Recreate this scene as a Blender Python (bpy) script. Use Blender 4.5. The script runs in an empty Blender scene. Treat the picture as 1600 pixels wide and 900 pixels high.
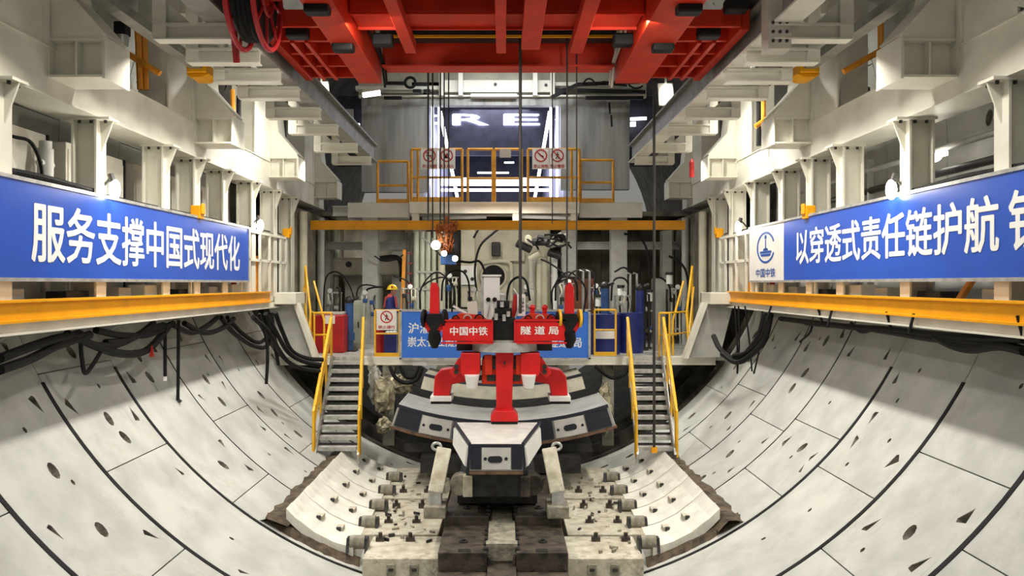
import bpy, bmesh, math, random
from mathutils import Vector, Matrix
random.seed(7)
S = bpy.context.scene
COL = S.collection
HC = 4.92            # camera height above the tunnel invert (metres)
FPX = 1300.0         # focal length in pixels of the 1600 wide frame
# ------------------------------------------------------------------ camera, world, exposure
cd = bpy.data.cameras.new('camera'); cam = bpy.data.objects.new('camera', cd); COL.objects.link(cam)
cam.location = (0, 0, HC); cam.rotation_euler = (math.pi/2, 0, 0)
cd.sensor_width = 36; cd.lens = FPX/1600*36; cd.shift_x = 14/1600; cd.shift_y = -7/1600; cd.clip_end = 200
S.camera = cam
w = bpy.data.worlds.new('world'); S.world = w; w.use_nodes = True
w.node_tree.nodes['Background'].inputs[0].default_value = (1.0, .97, .90, 1)
w.node_tree.nodes['Background'].inputs[1].default_value = .27
S.view_settings.view_transform = 'Standard'; S.view_settings.look = 'None'
S.view_settings.gamma = 1; S.view_settings.use_curve_mapping = False
S.view_settings.exposure = -0.18

def area(name, loc, size, power, col=(1, .96, .87), aim=(0, 0, -1), sy=None, spread=180):
    l = bpy.data.lights.new(name, 'AREA'); l.energy = power; l.color = col
    l.shape = 'RECTANGLE'; l.size = size; l.size_y = sy or size; l.spread = math.radians(spread)
    o = bpy.data.objects.new(name, l); COL.objects.link(o); o.location = loc
    o.rotation_euler = Vector(aim).to_track_quat('-Z', 'Y').to_euler(); return o
LAMPY = [3.8, 6.5, 9.02, 11.22, 12.37, 13.52, 14.72, 16.42, 18.12, 20.52]
for sgn in (-1, 1):                                     # tubes hung under the rail brackets on both sides
    for ly in LAMPY:
        area('tube_light', (sgn*4.4, ly, 8.17), .28, 60, sy=.10, aim=(0, 0, -1), spread=122)
    for ly in (16.9, 18.7):                             # lamps on the rails that wash the far columns
        area('node_light', (sgn*4.3, ly, 8.55), .25, 62, sy=.5, aim=(sgn*1, 0, -.25))
    area('far_bay_light', (sgn*2.3, 23.3, 6.3), .7, 62, sy=.2, aim=(0, .12, -1))
    area('under_deck_light', (sgn*3.2, 20.85, 2.75), .5, 38, sy=.1, aim=(0, -.35, -1))
for lx in (-1.9, 1.9):                                  # floodlights under the crane
    area('flood_light', (lx, 11.3, 8.5), .5, 150, aim=(-lx*.08, .34, -1))
area('deck_light', (0, 24.2, 7.0), 2.4, 55, sy=.15, aim=(0, .35, -1))
area('segment_fill_light', (0, 16.9, 3.0), 1.6, 26, sy=.1, aim=(0, 1, -.12))  # added fill to brighten the segments behind the erector
area('hall_light', (-.1, 24.5, 11.6), 3.5, 210, sy=.3, col=(.92, .95, 1), aim=(0, .35, -1))
area('passage_light', (-.3, 33, 11.2), 2.5, 420, sy=8, col=(.82, .85, 1))
area('near_fill_light', (0, 2.0, 10.5), 3.0, 170, sy=3.0, aim=(0, .5, -1))  # unseen fill added over the camera to brighten the near gantry

# ------------------------------------------------------------------ materials
def mat(name, col, rough=.55, metal=0, var=.12, scale=3.0, bump=0.0, bscale=40, col2=None, dirt=0.0, dirtcol=(.10, .07, .04), dscale=1.3, emit=0, spec=.5, streak=0):
    m = bpy.data.materials.new(name); m.use_nodes = True
    nt = m.node_tree; N = nt.nodes; L = nt.links; b = N['Principled BSDF']
    b.inputs['Roughness'].default_value = rough; b.inputs['Metallic'].default_value = metal
    b.inputs['Specular IOR Level'].default_value = spec
    if emit:
        b.inputs['Base Color'].default_value = (*col, 1); b.inputs['Emission Color'].default_value = (*col, 1)
        b.inputs['Emission Strength'].default_value = emit; return m
    tc = N.new('ShaderNodeTexCoord')
    n1 = N.new('ShaderNodeTexNoise'); n1.inputs['Scale'].default_value = scale; n1.inputs['Detail'].default_value = 5
    vec = tc.outputs['Object']
    if streak:
        mp = N.new('ShaderNodeMapping'); mp.inputs['Scale'].default_value = (1, 1, streak); L.new(vec, mp.inputs['Vector']); vec = mp.outputs[0]
    L.new(vec, n1.inputs['Vector'])
    mx = N.new('ShaderNodeMix'); mx.data_type = 'RGBA'
    c2 = col2 or tuple(max(0, c*(1-var*2)) for c in col)
    mx.inputs[6].default_value = (*c2, 1); mx.inputs[7].default_value = (*[min(1, c*(1+var*.5)) for c in col], 1)
    r = N.new('ShaderNodeMapRange'); r.inputs[1].default_value = .33; r.inputs[2].default_value = .62
    L.new(n1.outputs[0], r.inputs[0]); L.new(r.outputs[0], mx.inputs[0])
    out = mx.outputs[2]
    if dirt:
        n2 = N.new('ShaderNodeTexNoise'); n2.inputs['Scale'].default_value = dscale; n2.inputs['Detail'].default_value = 9; n2.inputs['Roughness'].default_value = .72
        L.new(vec, n2.inputs['Vector'])
        r2 = N.new('ShaderNodeMapRange'); r2.inputs[1].default_value = .52; r2.inputs[2].default_value = .70; r2.inputs[4].default_value = dirt
        L.new(n2.outputs[0], r2.inputs[0])
        m2 = N.new('ShaderNodeMix'); m2.data_type = 'RGBA'; m2.inputs[7].default_value = (*dirtcol, 1)
        L.new(r2.outputs[0], m2.inputs[0]); L.new(out, m2.inputs[6]); out = m2.outputs[2]
    L.new(out, b.inputs['Base Color'])
    if bump:
        n3 = N.new('ShaderNodeTexNoise'); n3.inputs['Scale'].default_value = bscale; n3.inputs['Detail'].default_value = 6
        L.new(tc.outputs['Object'], n3.inputs['Vector'])
        bp = N.new('ShaderNodeBump'); bp.inputs['Strength'].default_value = bump; bp.inputs['Distance'].default_value = .02
        L.new(n3.outputs[0], bp.inputs['Height']); L.new(bp.outputs[0], b.inputs['Normal'])
    return m
white = mat('white_paint', (.70, .68, .58), .42, var=.07, scale=1.5, dirt=.25, dirtcol=(.42, .39, .30))
whitec = mat('clean_white', (.78, .78, .74), .4, var=.03)
greyp = mat('grey_paint', (.42, .42, .38), .5, var=.1, dirt=.3, dirtcol=(.22, .2, .16))
conc = mat('lining_concrete', (.46, .462, .425), .62, var=.10, scale=1.6, bump=.15, bscale=18, dirt=.55, dirtcol=(.27, .26, .22), dscale=1.0)
pock_shade = mat('pocket_shade_concrete', (.20, .18, .145), .9, var=.25, scale=9)  # concrete darkened to paint shade into the bolt pockets
black = mat('black_rubber', (.010, .010, .010), .6, var=.3, spec=.2)
dark = mat('dark_steel', (.035, .034, .032), .5, metal=.3, var=.3, scale=5)
skin_steel = mat('shield_steel', (.15, .14, .115), .6, metal=.2, var=.35, scale=2, dirt=.5, dirtcol=(.16, .13, .09))
red = mat('red_paint', (.53, .026, .005), .5, spec=.3, var=.10, scale=2, dirt=.2, dirtcol=(.20, .02, .01))
red2 = mat('erector_red', (.60, .012, .012), .36, spec=.4, var=.08, scale=3)
redtank = mat('tank_red', (.40, .01, .012), .4, var=.12)
yel = mat('yellow_paint', (.82, .36, .003), .45, spec=.3, var=.07, scale=2, dirt=.28, dirtcol=(.42, .22, .02), dscale=2)
yrail = mat('rail_yellow', (.82, .45, .015), .4, var=.08, scale=5)
oran = mat('orange_paint', (.78, .30, .02), .45, var=.12, scale=6)
orail = mat('orange_rail_paint', (.66, .31, .02), .45, var=.12, scale=6)
blue = mat('banner_blue', (.022, .085, .46), .32, var=.04, scale=1)
blue2 = mat('sign_blue', (.035, .17, .66), .34, var=.04, scale=1)
lett = mat('letter_white', (.80, .80, .76), .5, var=.02)
lblue = mat('logo_blue', (.02, .09, .38), .4, var=.05)
bedw = mat('bed_white', (.72, .70, .62), .6, var=.08, scale=3, bump=.2, bscale=14, dirt=.35, dirtcol=(.34, .29, .20), dscale=2.2)
bedd = mat('bed_dirty', (.56, .53, .43), .75, col2=(.36, .32, .23), scale=4, bump=.5, bscale=10, dirt=.95, dirtcol=(.13, .10, .06), dscale=2.2)
mud = mat('mud', (.085, .06, .035), .85, var=.35, scale=7, bump=.8, bscale=12)
tie = mat('track_plate_brown', (.055, .042, .03), .6, var=.4, scale=5, bump=.5, bscale=16, dirt=.5, dirtcol=(.16, .125, .085), dscale=3)
strip = mat('strip_concrete', (.28, .26, .20), .8, var=.25, scale=8, bump=.5, bscale=16, dirt=.6, dirtcol=(.08, .06, .04))
segc = mat('segment_concrete', (.42, .42, .40), .6, var=.10, scale=2, bump=.12, bscale=25)
segl = mat('segment_face', (.58, .57, .53), .6, var=.08, scale=4)
segcream = mat('segment_cream', (.66, .63, .50), .5, var=.1, scale=4)
gask = mat('gasket_dark', (.012, .015, .028), .5, var=.2)
wood = mat('packing_wood', (.16, .085, .045), .7, var=.25, scale=9)
steel = mat('galvanised_steel', (.48, .48, .45), .42, metal=.45, var=.15, scale=6)
tread = mat('tread_steel', (.52, .51, .47), .5, metal=.3, var=.2, scale=9, dirt=.4, dirtcol=(.15, .13, .1))
railst = mat('rail_grey', (.27, .26, .23), .5, metal=.2, var=.15, scale=3, dirt=.4, dirtcol=(.13, .12, .1))
cream = mat('machine_cream', (.60, .57, .43), .45, var=.12, scale=2, dirt=.45, dirtcol=(.26, .22, .13), dscale=2)
olive = mat('pipe_green', (.50, .54, .42), .4, var=.1)
gwall = mat('grey_wall', (.30, .30, .275), .5, metal=.1, var=.2, scale=3.5, dirt=.5, dirtcol=(.20, .195, .175), dscale=2.6, streak=.09)
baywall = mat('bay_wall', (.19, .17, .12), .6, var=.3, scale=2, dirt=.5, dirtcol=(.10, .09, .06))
navy = mat('drum_blue', (.015, .025, .16), .35, var=.15)
bluem = mat('pump_blue', (.03, .09, .26), .4, var=.2)
tan = mat('tan_panel', (.45, .42, .35), .5, var=.08)
lavender = mat('passage_panel', (.50, .50, .62), .4, var=.1)
navyd = mat('passage_dark', (.05, .05, .075), .5, var=.2)
led = mat('led_white', (.90, .92, 1), emit=4.2)
bulbm = mat('bulb_glow', (1, .96, .86), emit=32)
tubem = mat('tube_glow', (1, .97, .88), emit=9)
orust = mat('chain_orange', (.50, .13, .02), .5, var=.3, scale=12)
skinm = mat('skin', (.52, .30, .20), .55, var=.06)
cloth = mat('work_blue', (.02, .035, .20), .8, var=.15)
vest = mat('vest_red', (.72, .10, .10), .7, var=.1)
helm = mat('helmet_yellow', (.85, .60, .02), .3, var=.03)
signw = mat('sign_white', (.76, .73, .68), .4, var=.03)
signr = mat('sign_red', (.50, .03, .03), .4, var=.05)
rope = mat('wire_rope', (.05, .045, .04), .5, metal=.4, var=.2)
dirtm = mat('ragged_wrap', (.40, .36, .24), .8, var=.35, scale=8, bump=.6, bscale=10, dirt=.6, dirtcol=(.12, .1, .05), dscale=3)

# ------------------------------------------------------------------ mesh helpers
def A(u, v, Y):                      # photo pixel at depth Y -> point
    return Vector(((u-786)*Y/FPX, Y, HC-(v-443)*Y/FPX))
def B(u, v, x):                      # photo pixel in the plane X = x -> point
    return A(u, v, x*FPX/(u-786))
def wl(o):
    p = Vector((0, 0, 0))
    while o: p = p+o.location; o = o.parent
    return p
class MB:
    def __init__(s): s.v = []; s.f = []; s.m = []
    def add(s, vs, fs, mi=0):
        n = len(s.v); s.v += [Vector(a) for a in vs]; s.f += [tuple(i+n for i in f) for f in fs]; s.m += [mi]*len(fs); return s
    def box(s, x0, x1, y0, y1, z0, z1, mi=0):
        x0, x1 = sorted((x0, x1)); y0, y1 = sorted((y0, y1)); z0, z1 = sorted((z0, z1))
        return s.add([(x0, y0, z0), (x1, y0, z0), (x1, y1, z0), (x0, y1, z0), (x0, y0, z1), (x1, y0, z1), (x1, y1, z1), (x0, y1, z1)],
                     [(0, 3, 2, 1), (4, 5, 6, 7), (0, 1, 5, 4), (1, 2, 6, 5), (2, 3, 7, 6), (3, 0, 4, 7)], mi)
    def bar(s, p, q, w, h=None, up=(0, 0, 1), mi=0):
        p = Vector(p); q = Vector(q); h = h or w; d = (q-p).normalized(); u = Vector(up)
        if abs(d.dot(u)) > .98: u = Vector((0, 1, 0))
        sd = d.cross(u).normalized(); u = sd.cross(d).normalized()
        vs = []
        for c in (p, q):
            for a, b in ((-1, -1), (1, -1), (1, 1), (-1, 1)): vs.append(c+sd*a*w/2+u*b*h/2)
        return s.add(vs, [(0, 1, 2, 3), (7, 6, 5, 4), (0, 4, 5, 1), (1, 5, 6, 2), (2, 6, 7, 3), (3, 7, 4, 0)], mi)
    def tube(s, pts, r, n=8, mi=0, closed=False):
        pts = [Vector(p) for p in pts]; k = len(pts); vs = []; up = None
        for i, p in enumerate(pts):
            a = pts[(i-1) % k] if (i or closed) else p; b = pts[(i+1) % k] if (i < k-1 or closed) else p
            d = (b-a); d = d.normalized() if d.length > 1e-9 else Vector((0, 0, 1))
            if up is None: up = d.orthogonal().normalized()
            up = (up-d*up.dot(d)); up = up.normalized() if up.length > 1e-6 else d.orthogonal().normalized()
            sd = d.cross(up); rr = r[i] if isinstance(r, (list, tuple)) else r
            for j in range(n):
                t = 2*math.pi*j/n; vs.append(p+(up*math.cos(t)+sd*math.sin(t))*rr)
        fs = []
        for i in range(k if closed else k-1):
            for j in range(n):
                a = i*n+j; b = i*n+(j+1) % n; c = ((i+1) % k)*n+(j+1) % n; d = ((i+1) % k)*n+j; fs.append((a, b, c, d))
        if not closed: fs += [tuple(range(n-1, -1, -1)), tuple((k-1)*n+j for j in range(n))]
        return s.add(vs, fs, mi)
    def cyl(s, p, q, r, r2=None, n=16, mi=0): return s.tube([p, q], [r, r if r2 is None else r2], n, mi)
    def prism(s, poly, ax, a, b, mi=0):
        a, b = sorted((a, b))
        def pt(u, v, t): return {'x': (t, u, v), 'y': (u, t, v), 'z': (u, v, t)}[ax]
        n = len(poly); vs = [pt(u, v, a) for u, v in poly]+[pt(u, v, b) for u, v in poly]
        fs = [tuple(range(n)), tuple(range(2*n-1, n-1, -1))]+[(i, i+n, (i+1) % n+n, (i+1) % n) for i in range(n)]
        return s.add(vs, fs, mi)
    def plate(s, quad, t, mi=0):             # 3-D polygon thickened by t against its normal
        q = [Vector(p) for p in quad]; n = len(q); nn = (q[1]-q[0]).cross(q[2]-q[1]).normalized()
        vs = q+[p-nn*t for p in q]
        return s.add(vs, [tuple(range(n)), tuple(range(2*n-1, n-1, -1))]+[(i, (i+1) % n, (i+1) % n+n, i+n)[::-1] for i in range(n)], mi)
    def disc(s, c, ax, r, t, n=20, mi=0):
        ax = Vector(ax).normalized(); c = Vector(c); return s.cyl(c-ax*t/2, c+ax*t/2, r, n=n, mi=mi)
    def ball(s, c, r, mi=0, n=10, sc=(1, 1, 1)):
        vs = []; fs = []; c = Vector(c)
        for i in range(n+1):
            ph = math.pi*i/n
            for j in range(n*2):
                th = math.pi*j/n; vs.append(c+Vector((r*math.sin(ph)*math.cos(th)*sc[0], r*math.sin(ph)*math.sin(th)*sc[1], r*math.cos(ph)*sc[2])))
        for i in range(n):
            for j in range(n*2):
                fs.append((i*2*n+j, (i+1)*2*n+j, (i+1)*2*n+(j+1) % (2*n), i*2*n+(j+1) % (2*n)))
        return s.add(vs, fs, mi)
    def obj(s, name, mats, parent=None, smooth=False, bevel=0, kind=None, label=None):
        if not isinstance(mats, (list, tuple)): mats = [mats]
        lo = [min(v[i] for v in s.v) for i in range(3)]; hi = [max(v[i] for v in s.v) for i in range(3)]
        o0 = Vector(((lo[0]+hi[0])/2, (lo[1]+hi[1])/2, lo[2]))
        me = bpy.data.meshes.new(name); me.from_pydata([v-o0 for v in s.v], [], s.f)
        for mm in mats: me.materials.append(mm)
        me.polygons.foreach_set('material_index', s.m)
        bm = bmesh.new(); bm.from_mesh(me)
        if len(bm.faces) < 60000 and name not in ('lettering',): bmesh.ops.recalc_face_normals(bm, faces=bm.faces)
        bm.to_mesh(me); bm.free()
        if smooth:
            me.polygons.foreach_set('use_smooth', [True]*len(me.polygons))
            me.set_sharp_from_angle(angle=math.radians(40))
        me.update()
        o = bpy.data.objects.new(name, me); COL.objects.link(o)
        o.location = o0-(wl(parent) if parent else Vector((0, 0, 0)))
        if parent: o.parent = parent
        if bevel:
            md = o.modifiers.new('bevel', 'BEVEL'); md.width = bevel; md.segments = 2; md.limit_method = 'ANGLE'
        if kind: o['kind'] = kind
        if label: o['label'] = label
        return o
def tag(o, label, cat, group=None):
    o['label'] = label; o['category'] = cat
    if group: o['group'] = group
    return o
def thing(name, label, cat, loc=(0, 0, 0), group=None):
    o = bpy.data.objects.new(name, None); COL.objects.link(o); o.location = loc; o.empty_display_size = .2
    return tag(o, label, cat, group)
def struct(name, loc=(0, 0, 0)):
    o = bpy.data.objects.new(name, None); COL.objects.link(o); o.location = loc; o['kind'] = 'structure'; return o
def dup(root, delta, label=None, group=None):
    r = root.copy(); COL.objects.link(r); r.location = root.location+Vector(delta)
    if label: r['label'] = label
    if group: r['group'] = group
    for ch in list(root.children):
        c = ch.copy(); COL.objects.link(c); c.parent = r
        for g in list(ch.children):
            d = g.copy(); COL.objects.link(d); d.parent = c
    return r
def text(s, name, parent, mt, o, xd, up, wd, ht, bold=0.0, thick=.004):
    """s fitted into wd x ht, lower left corner o, raised by thick"""
    cu = bpy.data.curves.new('t', 'FONT'); cu.body = s; cu.size = 1; cu.extrude = .01 if thick > .01 else 0; cu.resolution_u = 2
    to = bpy.data.objects.new('t', cu); COL.objects.link(to)
    bpy.context.view_layer.update()
    me = bpy.data.meshes.new_from_object(to.evaluated_get(bpy.context.evaluated_depsgraph_get()))
    bpy.data.objects.remove(to); bpy.data.curves.remove(cu)
    xs = [v.co.x for v in me.vertices]; ys = [v.co.y for v in me.vertices]
    x0, x1, y0, y1 = min(xs)-bold, max(xs)+bold, min(ys)-bold, max(ys)+bold
    xd = Vector(xd).normalized(); up = Vector(up).normalized(); n = xd.cross(up); o = Vector(o)
    b = MB(); fs = [tuple(p.vertices) for p in me.polygons]
    for k, (ex, ey) in enumerate(((0, 0), (1, 0), (-1, 0), (0, .7), (0, -.7), (.7, .5), (-.7, .5), (.7, -.5), (-.7, -.5)) if bold else ((0, 0),)):
        b.add([o+xd*((v.co.x+ex*bold-x0)/(x1-x0)*wd)+up*((v.co.y+ey*bold-y0)/(y1-y0)*ht)+n*((thick+k*.0002) if v.co.z >= 0 else 0) for v in me.vertices], fs)
    bpy.data.meshes.remove(me)
    return b.obj(name, mt, parent)
def arc(c, r, a0, a1, n=14, plane='xz'):
    c = Vector(c); out = []
    for i in range(n+1):
        t = math.radians(a0+(a1-a0)*i/n); d = {'xz': (math.cos(t), 0, math.sin(t)), 'yz': (0, math.cos(t), math.sin(t)), 'xy': (math.cos(t), math.sin(t), 0)}[plane]
        out.append(c+Vector(d)*r)
    return out
def sag(p, q, d, n=12):
    p = Vector(p); q = Vector(q)
    return [p.lerp(q, i/n)-Vector((0, 0, d*4*(i/n)*(1-i/n))) for i in range(n+1)]
def smoothpath(pts, n=5):                 # Catmull-Rom through points
    pts = [Vector(p) for p in pts]; P = [2*pts[0]-pts[1]]+pts+[2*pts[-1]-pts[-2]]; out = []
    for i in range(1, len(P)-2):
        for k in range(n):
            t = k/n; a, b, c, d = P[i-1], P[i], P[i+1], P[i+2]
            out.append(.5*((2*b)+(c-a)*t+(2*a-5*b+4*c-d)*t*t+(3*b-a-3*c+d)*t**3))
    return out+[pts[-1]]
ORD = ['first', 'second', 'third', 'fourth', 'fifth', 'sixth', 'seventh', 'eighth', 'ninth', 'tenth', 'eleventh', 'twelfth']
SIDE = {-1: 'left', 1: 'right'}
# ================================================================== SETTING: tunnel lining
R = 7.0; AX = 7.0; W = 2.05
def TP(a, y, r=R):
    t = math.radians(a); return Vector((r*math.sin(t), y, AX-r*math.cos(t)))
wall_left = struct('wall_left', (-6.9, 12, 4)); wall_right = struct('wall_right', (6.9, 12, 4))
floor = struct('floor', (0, 12, 0)); ceiling = struct('ceiling', (0, 12, 14))
def pocket_poly(kind, rng):
    if kind == 'tri':
        f = rng.choice((1, 1, -1)); g = rng.uniform(-.05, .05); m = rng.uniform(.55, .95); w = rng.uniform(.6, 1.1)
        return [(-.10*m*w, -.11*f*m+g), (.06*m*w, -.15*f*m), (.10*m*w, -.10*f*m), (.02, .18*f*m)], [.13, .15, .13, .008]
    if kind == 'oval':
        return [(.085*math.cos(i*math.pi/5), .125*math.sin(i*math.pi/5)) for i in range(10)], [.09+.05*math.sin(i*math.pi/5) for i in range(10)]
    return [(.035*math.cos(i*math.pi/3), .045*math.sin(i*math.pi/3)) for i in range(6)], [.08]*6
def lining_segment(y0, y1, a0, a1, pockets, parent):
    """curved slab; pockets = [(angle, y, kind)] modelled as recesses"""
    b = MB(); ga = .07; ya, yb = y0+.009, y1-.009; aa, ab = a0+ga, a1-ga; D = math.degrees(1/R)
    rng = random.Random(int(y0*100+a0*7))
    cells = []
    for (a, y, k) in pockets:
        poly, dep = pocket_poly(k, rng)
        rot = rng.uniform(-.5, .5); poly = [(u*math.cos(rot)-v*math.sin(rot), u*math.sin(rot)+v*math.cos(rot)) for u, v in poly]
        h = max(abs(c) for p in poly for c in p)+.02
        if y-h < ya+.03 or y+h > yb-.03 or a-h*D < aa+.3 or a+h*D > ab-.3: continue
        if any(abs(a-c[0]) < (h+c[4])*D+.15 and abs(y-c[1]) < h+c[4]+.02 for c in cells): continue
        cells.append((a, y, poly, dep, h))
    ys = {ya, yb}; as_ = {aa, ab}
    for c in cells: ys |= {c[1]-c[4], c[1]+c[4]}; as_ |= {c[0]-c[4]*D, c[0]+c[4]*D}
    n = max(2, int((ab-aa)/2.5))
    for i in range(1, n):
        t = aa+(ab-aa)*i/n
        as_.add(t)
    ys = sorted(ys); as_ = sorted(as_)
    idx = {}
    def vid(i, j):
        if (i, j) not in idx: idx[i, j] = len(b.v); b.v.append(TP(as_[i], ys[j]))
        return idx[i, j]
    for i in range(len(as_)-1):
        am = (as_[i]+as_[i+1])/2
        for j in range(len(ys)-1):
            ym = (ys[j]+ys[j+1])/2
            if any(abs(am-c[0]) < c[4]*D and abs(ym-c[1]) < c[4] for c in cells): continue
            b.f.append((vid(i, j), vid(i+1, j), vid(i+1, j+1), vid(i, j+1))); b.m.append(0)
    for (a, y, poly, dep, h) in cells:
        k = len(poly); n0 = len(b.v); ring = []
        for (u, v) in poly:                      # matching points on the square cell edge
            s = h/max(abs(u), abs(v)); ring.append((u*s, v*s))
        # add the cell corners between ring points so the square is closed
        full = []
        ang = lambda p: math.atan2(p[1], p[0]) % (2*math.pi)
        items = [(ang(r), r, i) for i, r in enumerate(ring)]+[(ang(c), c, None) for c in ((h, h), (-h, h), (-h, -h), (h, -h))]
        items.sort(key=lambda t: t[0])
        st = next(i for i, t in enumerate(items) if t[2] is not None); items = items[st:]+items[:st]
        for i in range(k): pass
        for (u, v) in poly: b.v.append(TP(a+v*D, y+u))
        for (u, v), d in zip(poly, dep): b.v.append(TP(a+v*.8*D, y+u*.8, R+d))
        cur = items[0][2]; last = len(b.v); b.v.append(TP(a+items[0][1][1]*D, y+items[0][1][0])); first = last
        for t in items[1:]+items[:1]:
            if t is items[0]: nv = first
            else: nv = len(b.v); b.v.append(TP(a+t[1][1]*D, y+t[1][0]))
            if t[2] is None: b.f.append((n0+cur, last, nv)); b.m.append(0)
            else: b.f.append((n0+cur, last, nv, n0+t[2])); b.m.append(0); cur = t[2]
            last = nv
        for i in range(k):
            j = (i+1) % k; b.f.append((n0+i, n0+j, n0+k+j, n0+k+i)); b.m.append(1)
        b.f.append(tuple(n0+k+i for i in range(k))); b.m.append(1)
    # edges of the slab, 8 cm deep
    per = [(as_[i], ya) for i in range(len(as_))]+[(ab, yb)]+[(as_[i], yb) for i in range(len(as_)-2, -1, -1)]
    n0 = len(b.v)
    for (a, y) in per: b.v.append(TP(a, y)); b.v.append(TP(a, y, R+.10))
    for i in range(len(per)):
        j = (i+1) % len(per); b.f.append((n0+2*i, n0+2*j, n0+2*j+1, n0+2*i+1)); b.m.append(0)
    o = b.obj('lining_segment', [conc, pock_shade], parent)
    me = o.data                                  # normals: face the axis
    return o
EXTRA_A = [68, 100, 132, 164, 196, 228, 260, 292]
for k in range(-3, 6):
    y0 = 9.0+W*(k); y1 = y0+W
    odd = k % 2 == 0
    js = {0: [-37, 0, 37, 52], -1: [-49.5, -16, 20, 45], 1: [-49, -14, 12, 45], 2: [-37.6, 0, 39, 49.5], 3: [-49, -14, 16, 47], 4: [-37, 0, 38, 51]}.get(k, [-45, -10, 15, 48])
    js = js+[j+(0 if odd else 6) for j in EXTRA_A]
    js.sort(); rng = random.Random(k+50)
    for i, a0 in enumerate(js):
        a1 = js[i+1] if i < len(js)-1 else js[0]+360
        mid = (a0+a1)/2; mid = mid-360 if mid > 180 else mid
        par = floor if abs(mid) < 24 else ceiling if abs(mid) > 118 else (wall_left if mid < 0 else wall_right)
        pk = []
        if 24 <= abs(mid) <= 125:
            L = a1-a0
            for t in ([.12, .30, .50, .70, .88] if L > 20 else [.3, .7]):
                a = a0+L*t+rng.uniform(-1.2, 1.2)
                for yy in (.34, 1.70):
                    if rng.random() < .50: pk.append((a+rng.uniform(-.8, .8), y0+yy+rng.uniform(-.06, .06), 'tri'))
                if rng.random() < .45: pk.append((a+rng.uniform(1, 3), y0+1.02+rng.uniform(-.12, .12), 'oval'))
                if rng.random() < .6: pk.append((a+rng.uniform(-3.5, -1.5), y0+rng.uniform(.75, 1.35), 'dot'))
        lining_segment(y0, y1, a0, a1, pk, par)
for k in range(-3, 6):                            # black seals in the ring joints (thick on the near ones)
    yj = 9.0+W*k; hw = .038 if k in (0, 1, 2) else .026 if k < 0 else .012
    lim = 61 if k in (0, 1, 2) else 80
    b = MB(); n = 60; vs = []
    for i in range(n+1):
        a = -lim+2*lim*i/n
        for dy, r in ((-hw, R-.009), (hw, R-.009), (hw, R+.05), (-hw, R+.05)): vs.append(TP(a, yj+dy, r))
    fs = []
    for i in range(n):
        for j in range(4): fs.append((4*i+j, 4*i+(j+1) % 4, 4*i+4+(j+1) % 4, 4*i+4+j))
    b.add(vs, fs+[(0, 1, 2, 3), (4*n, 4*n+3, 4*n+2, 4*n+1)]); b.obj('joint_seal', black, floor)
# grouting behind the joints so that no light leaks through
b = MB(); vs = []; n = 72
for y in (2.8, 21.33):
    for i in range(n): vs.append(TP(360*i/n, y, R+.22))
b.add(vs, [(i, (i+1) % n, n+(i+1) % n, n+i) for i in range(n)]); b.obj('outer_lining', dark, ceiling)
# shield skin beyond the last ring
wall_shield = struct('wall_shield', (0, 25, 0))
b = MB(); vs = []
for y, r in ((21.31, 7.0), (21.32, 7.6), (43, 7.6)):
    for i in range(n): vs.append(TP(360*i/n, y, r))
b.add(vs, [(q*n+i, q*n+(i+1) % n, q*n+n+(i+1) % n, q*n+n+i) for q in range(2) for i in range(n)])
b.obj('shield_skin', skin_steel, wall_shield, smooth=True)
for ry in (22.4, 23.9, 25.4):
    b = MB(); vs = []; m = 48
    for i in range(m+1):
        a = -100+200*i/m
        for y, r in ((ry, 7.22), (ry+.22, 7.22), (ry+.22, 7.58), (ry, 7.58)): vs.append(TP(a, y, r))
    b.add(vs, [(4*i+j, 4*i+(j+1) % 4, 4*i+4+(j+1) % 4, 4*i+4+j) for i in range(m) for j in range(4)]); b.obj('shield_rib', skin_steel, wall_shield)

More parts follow.
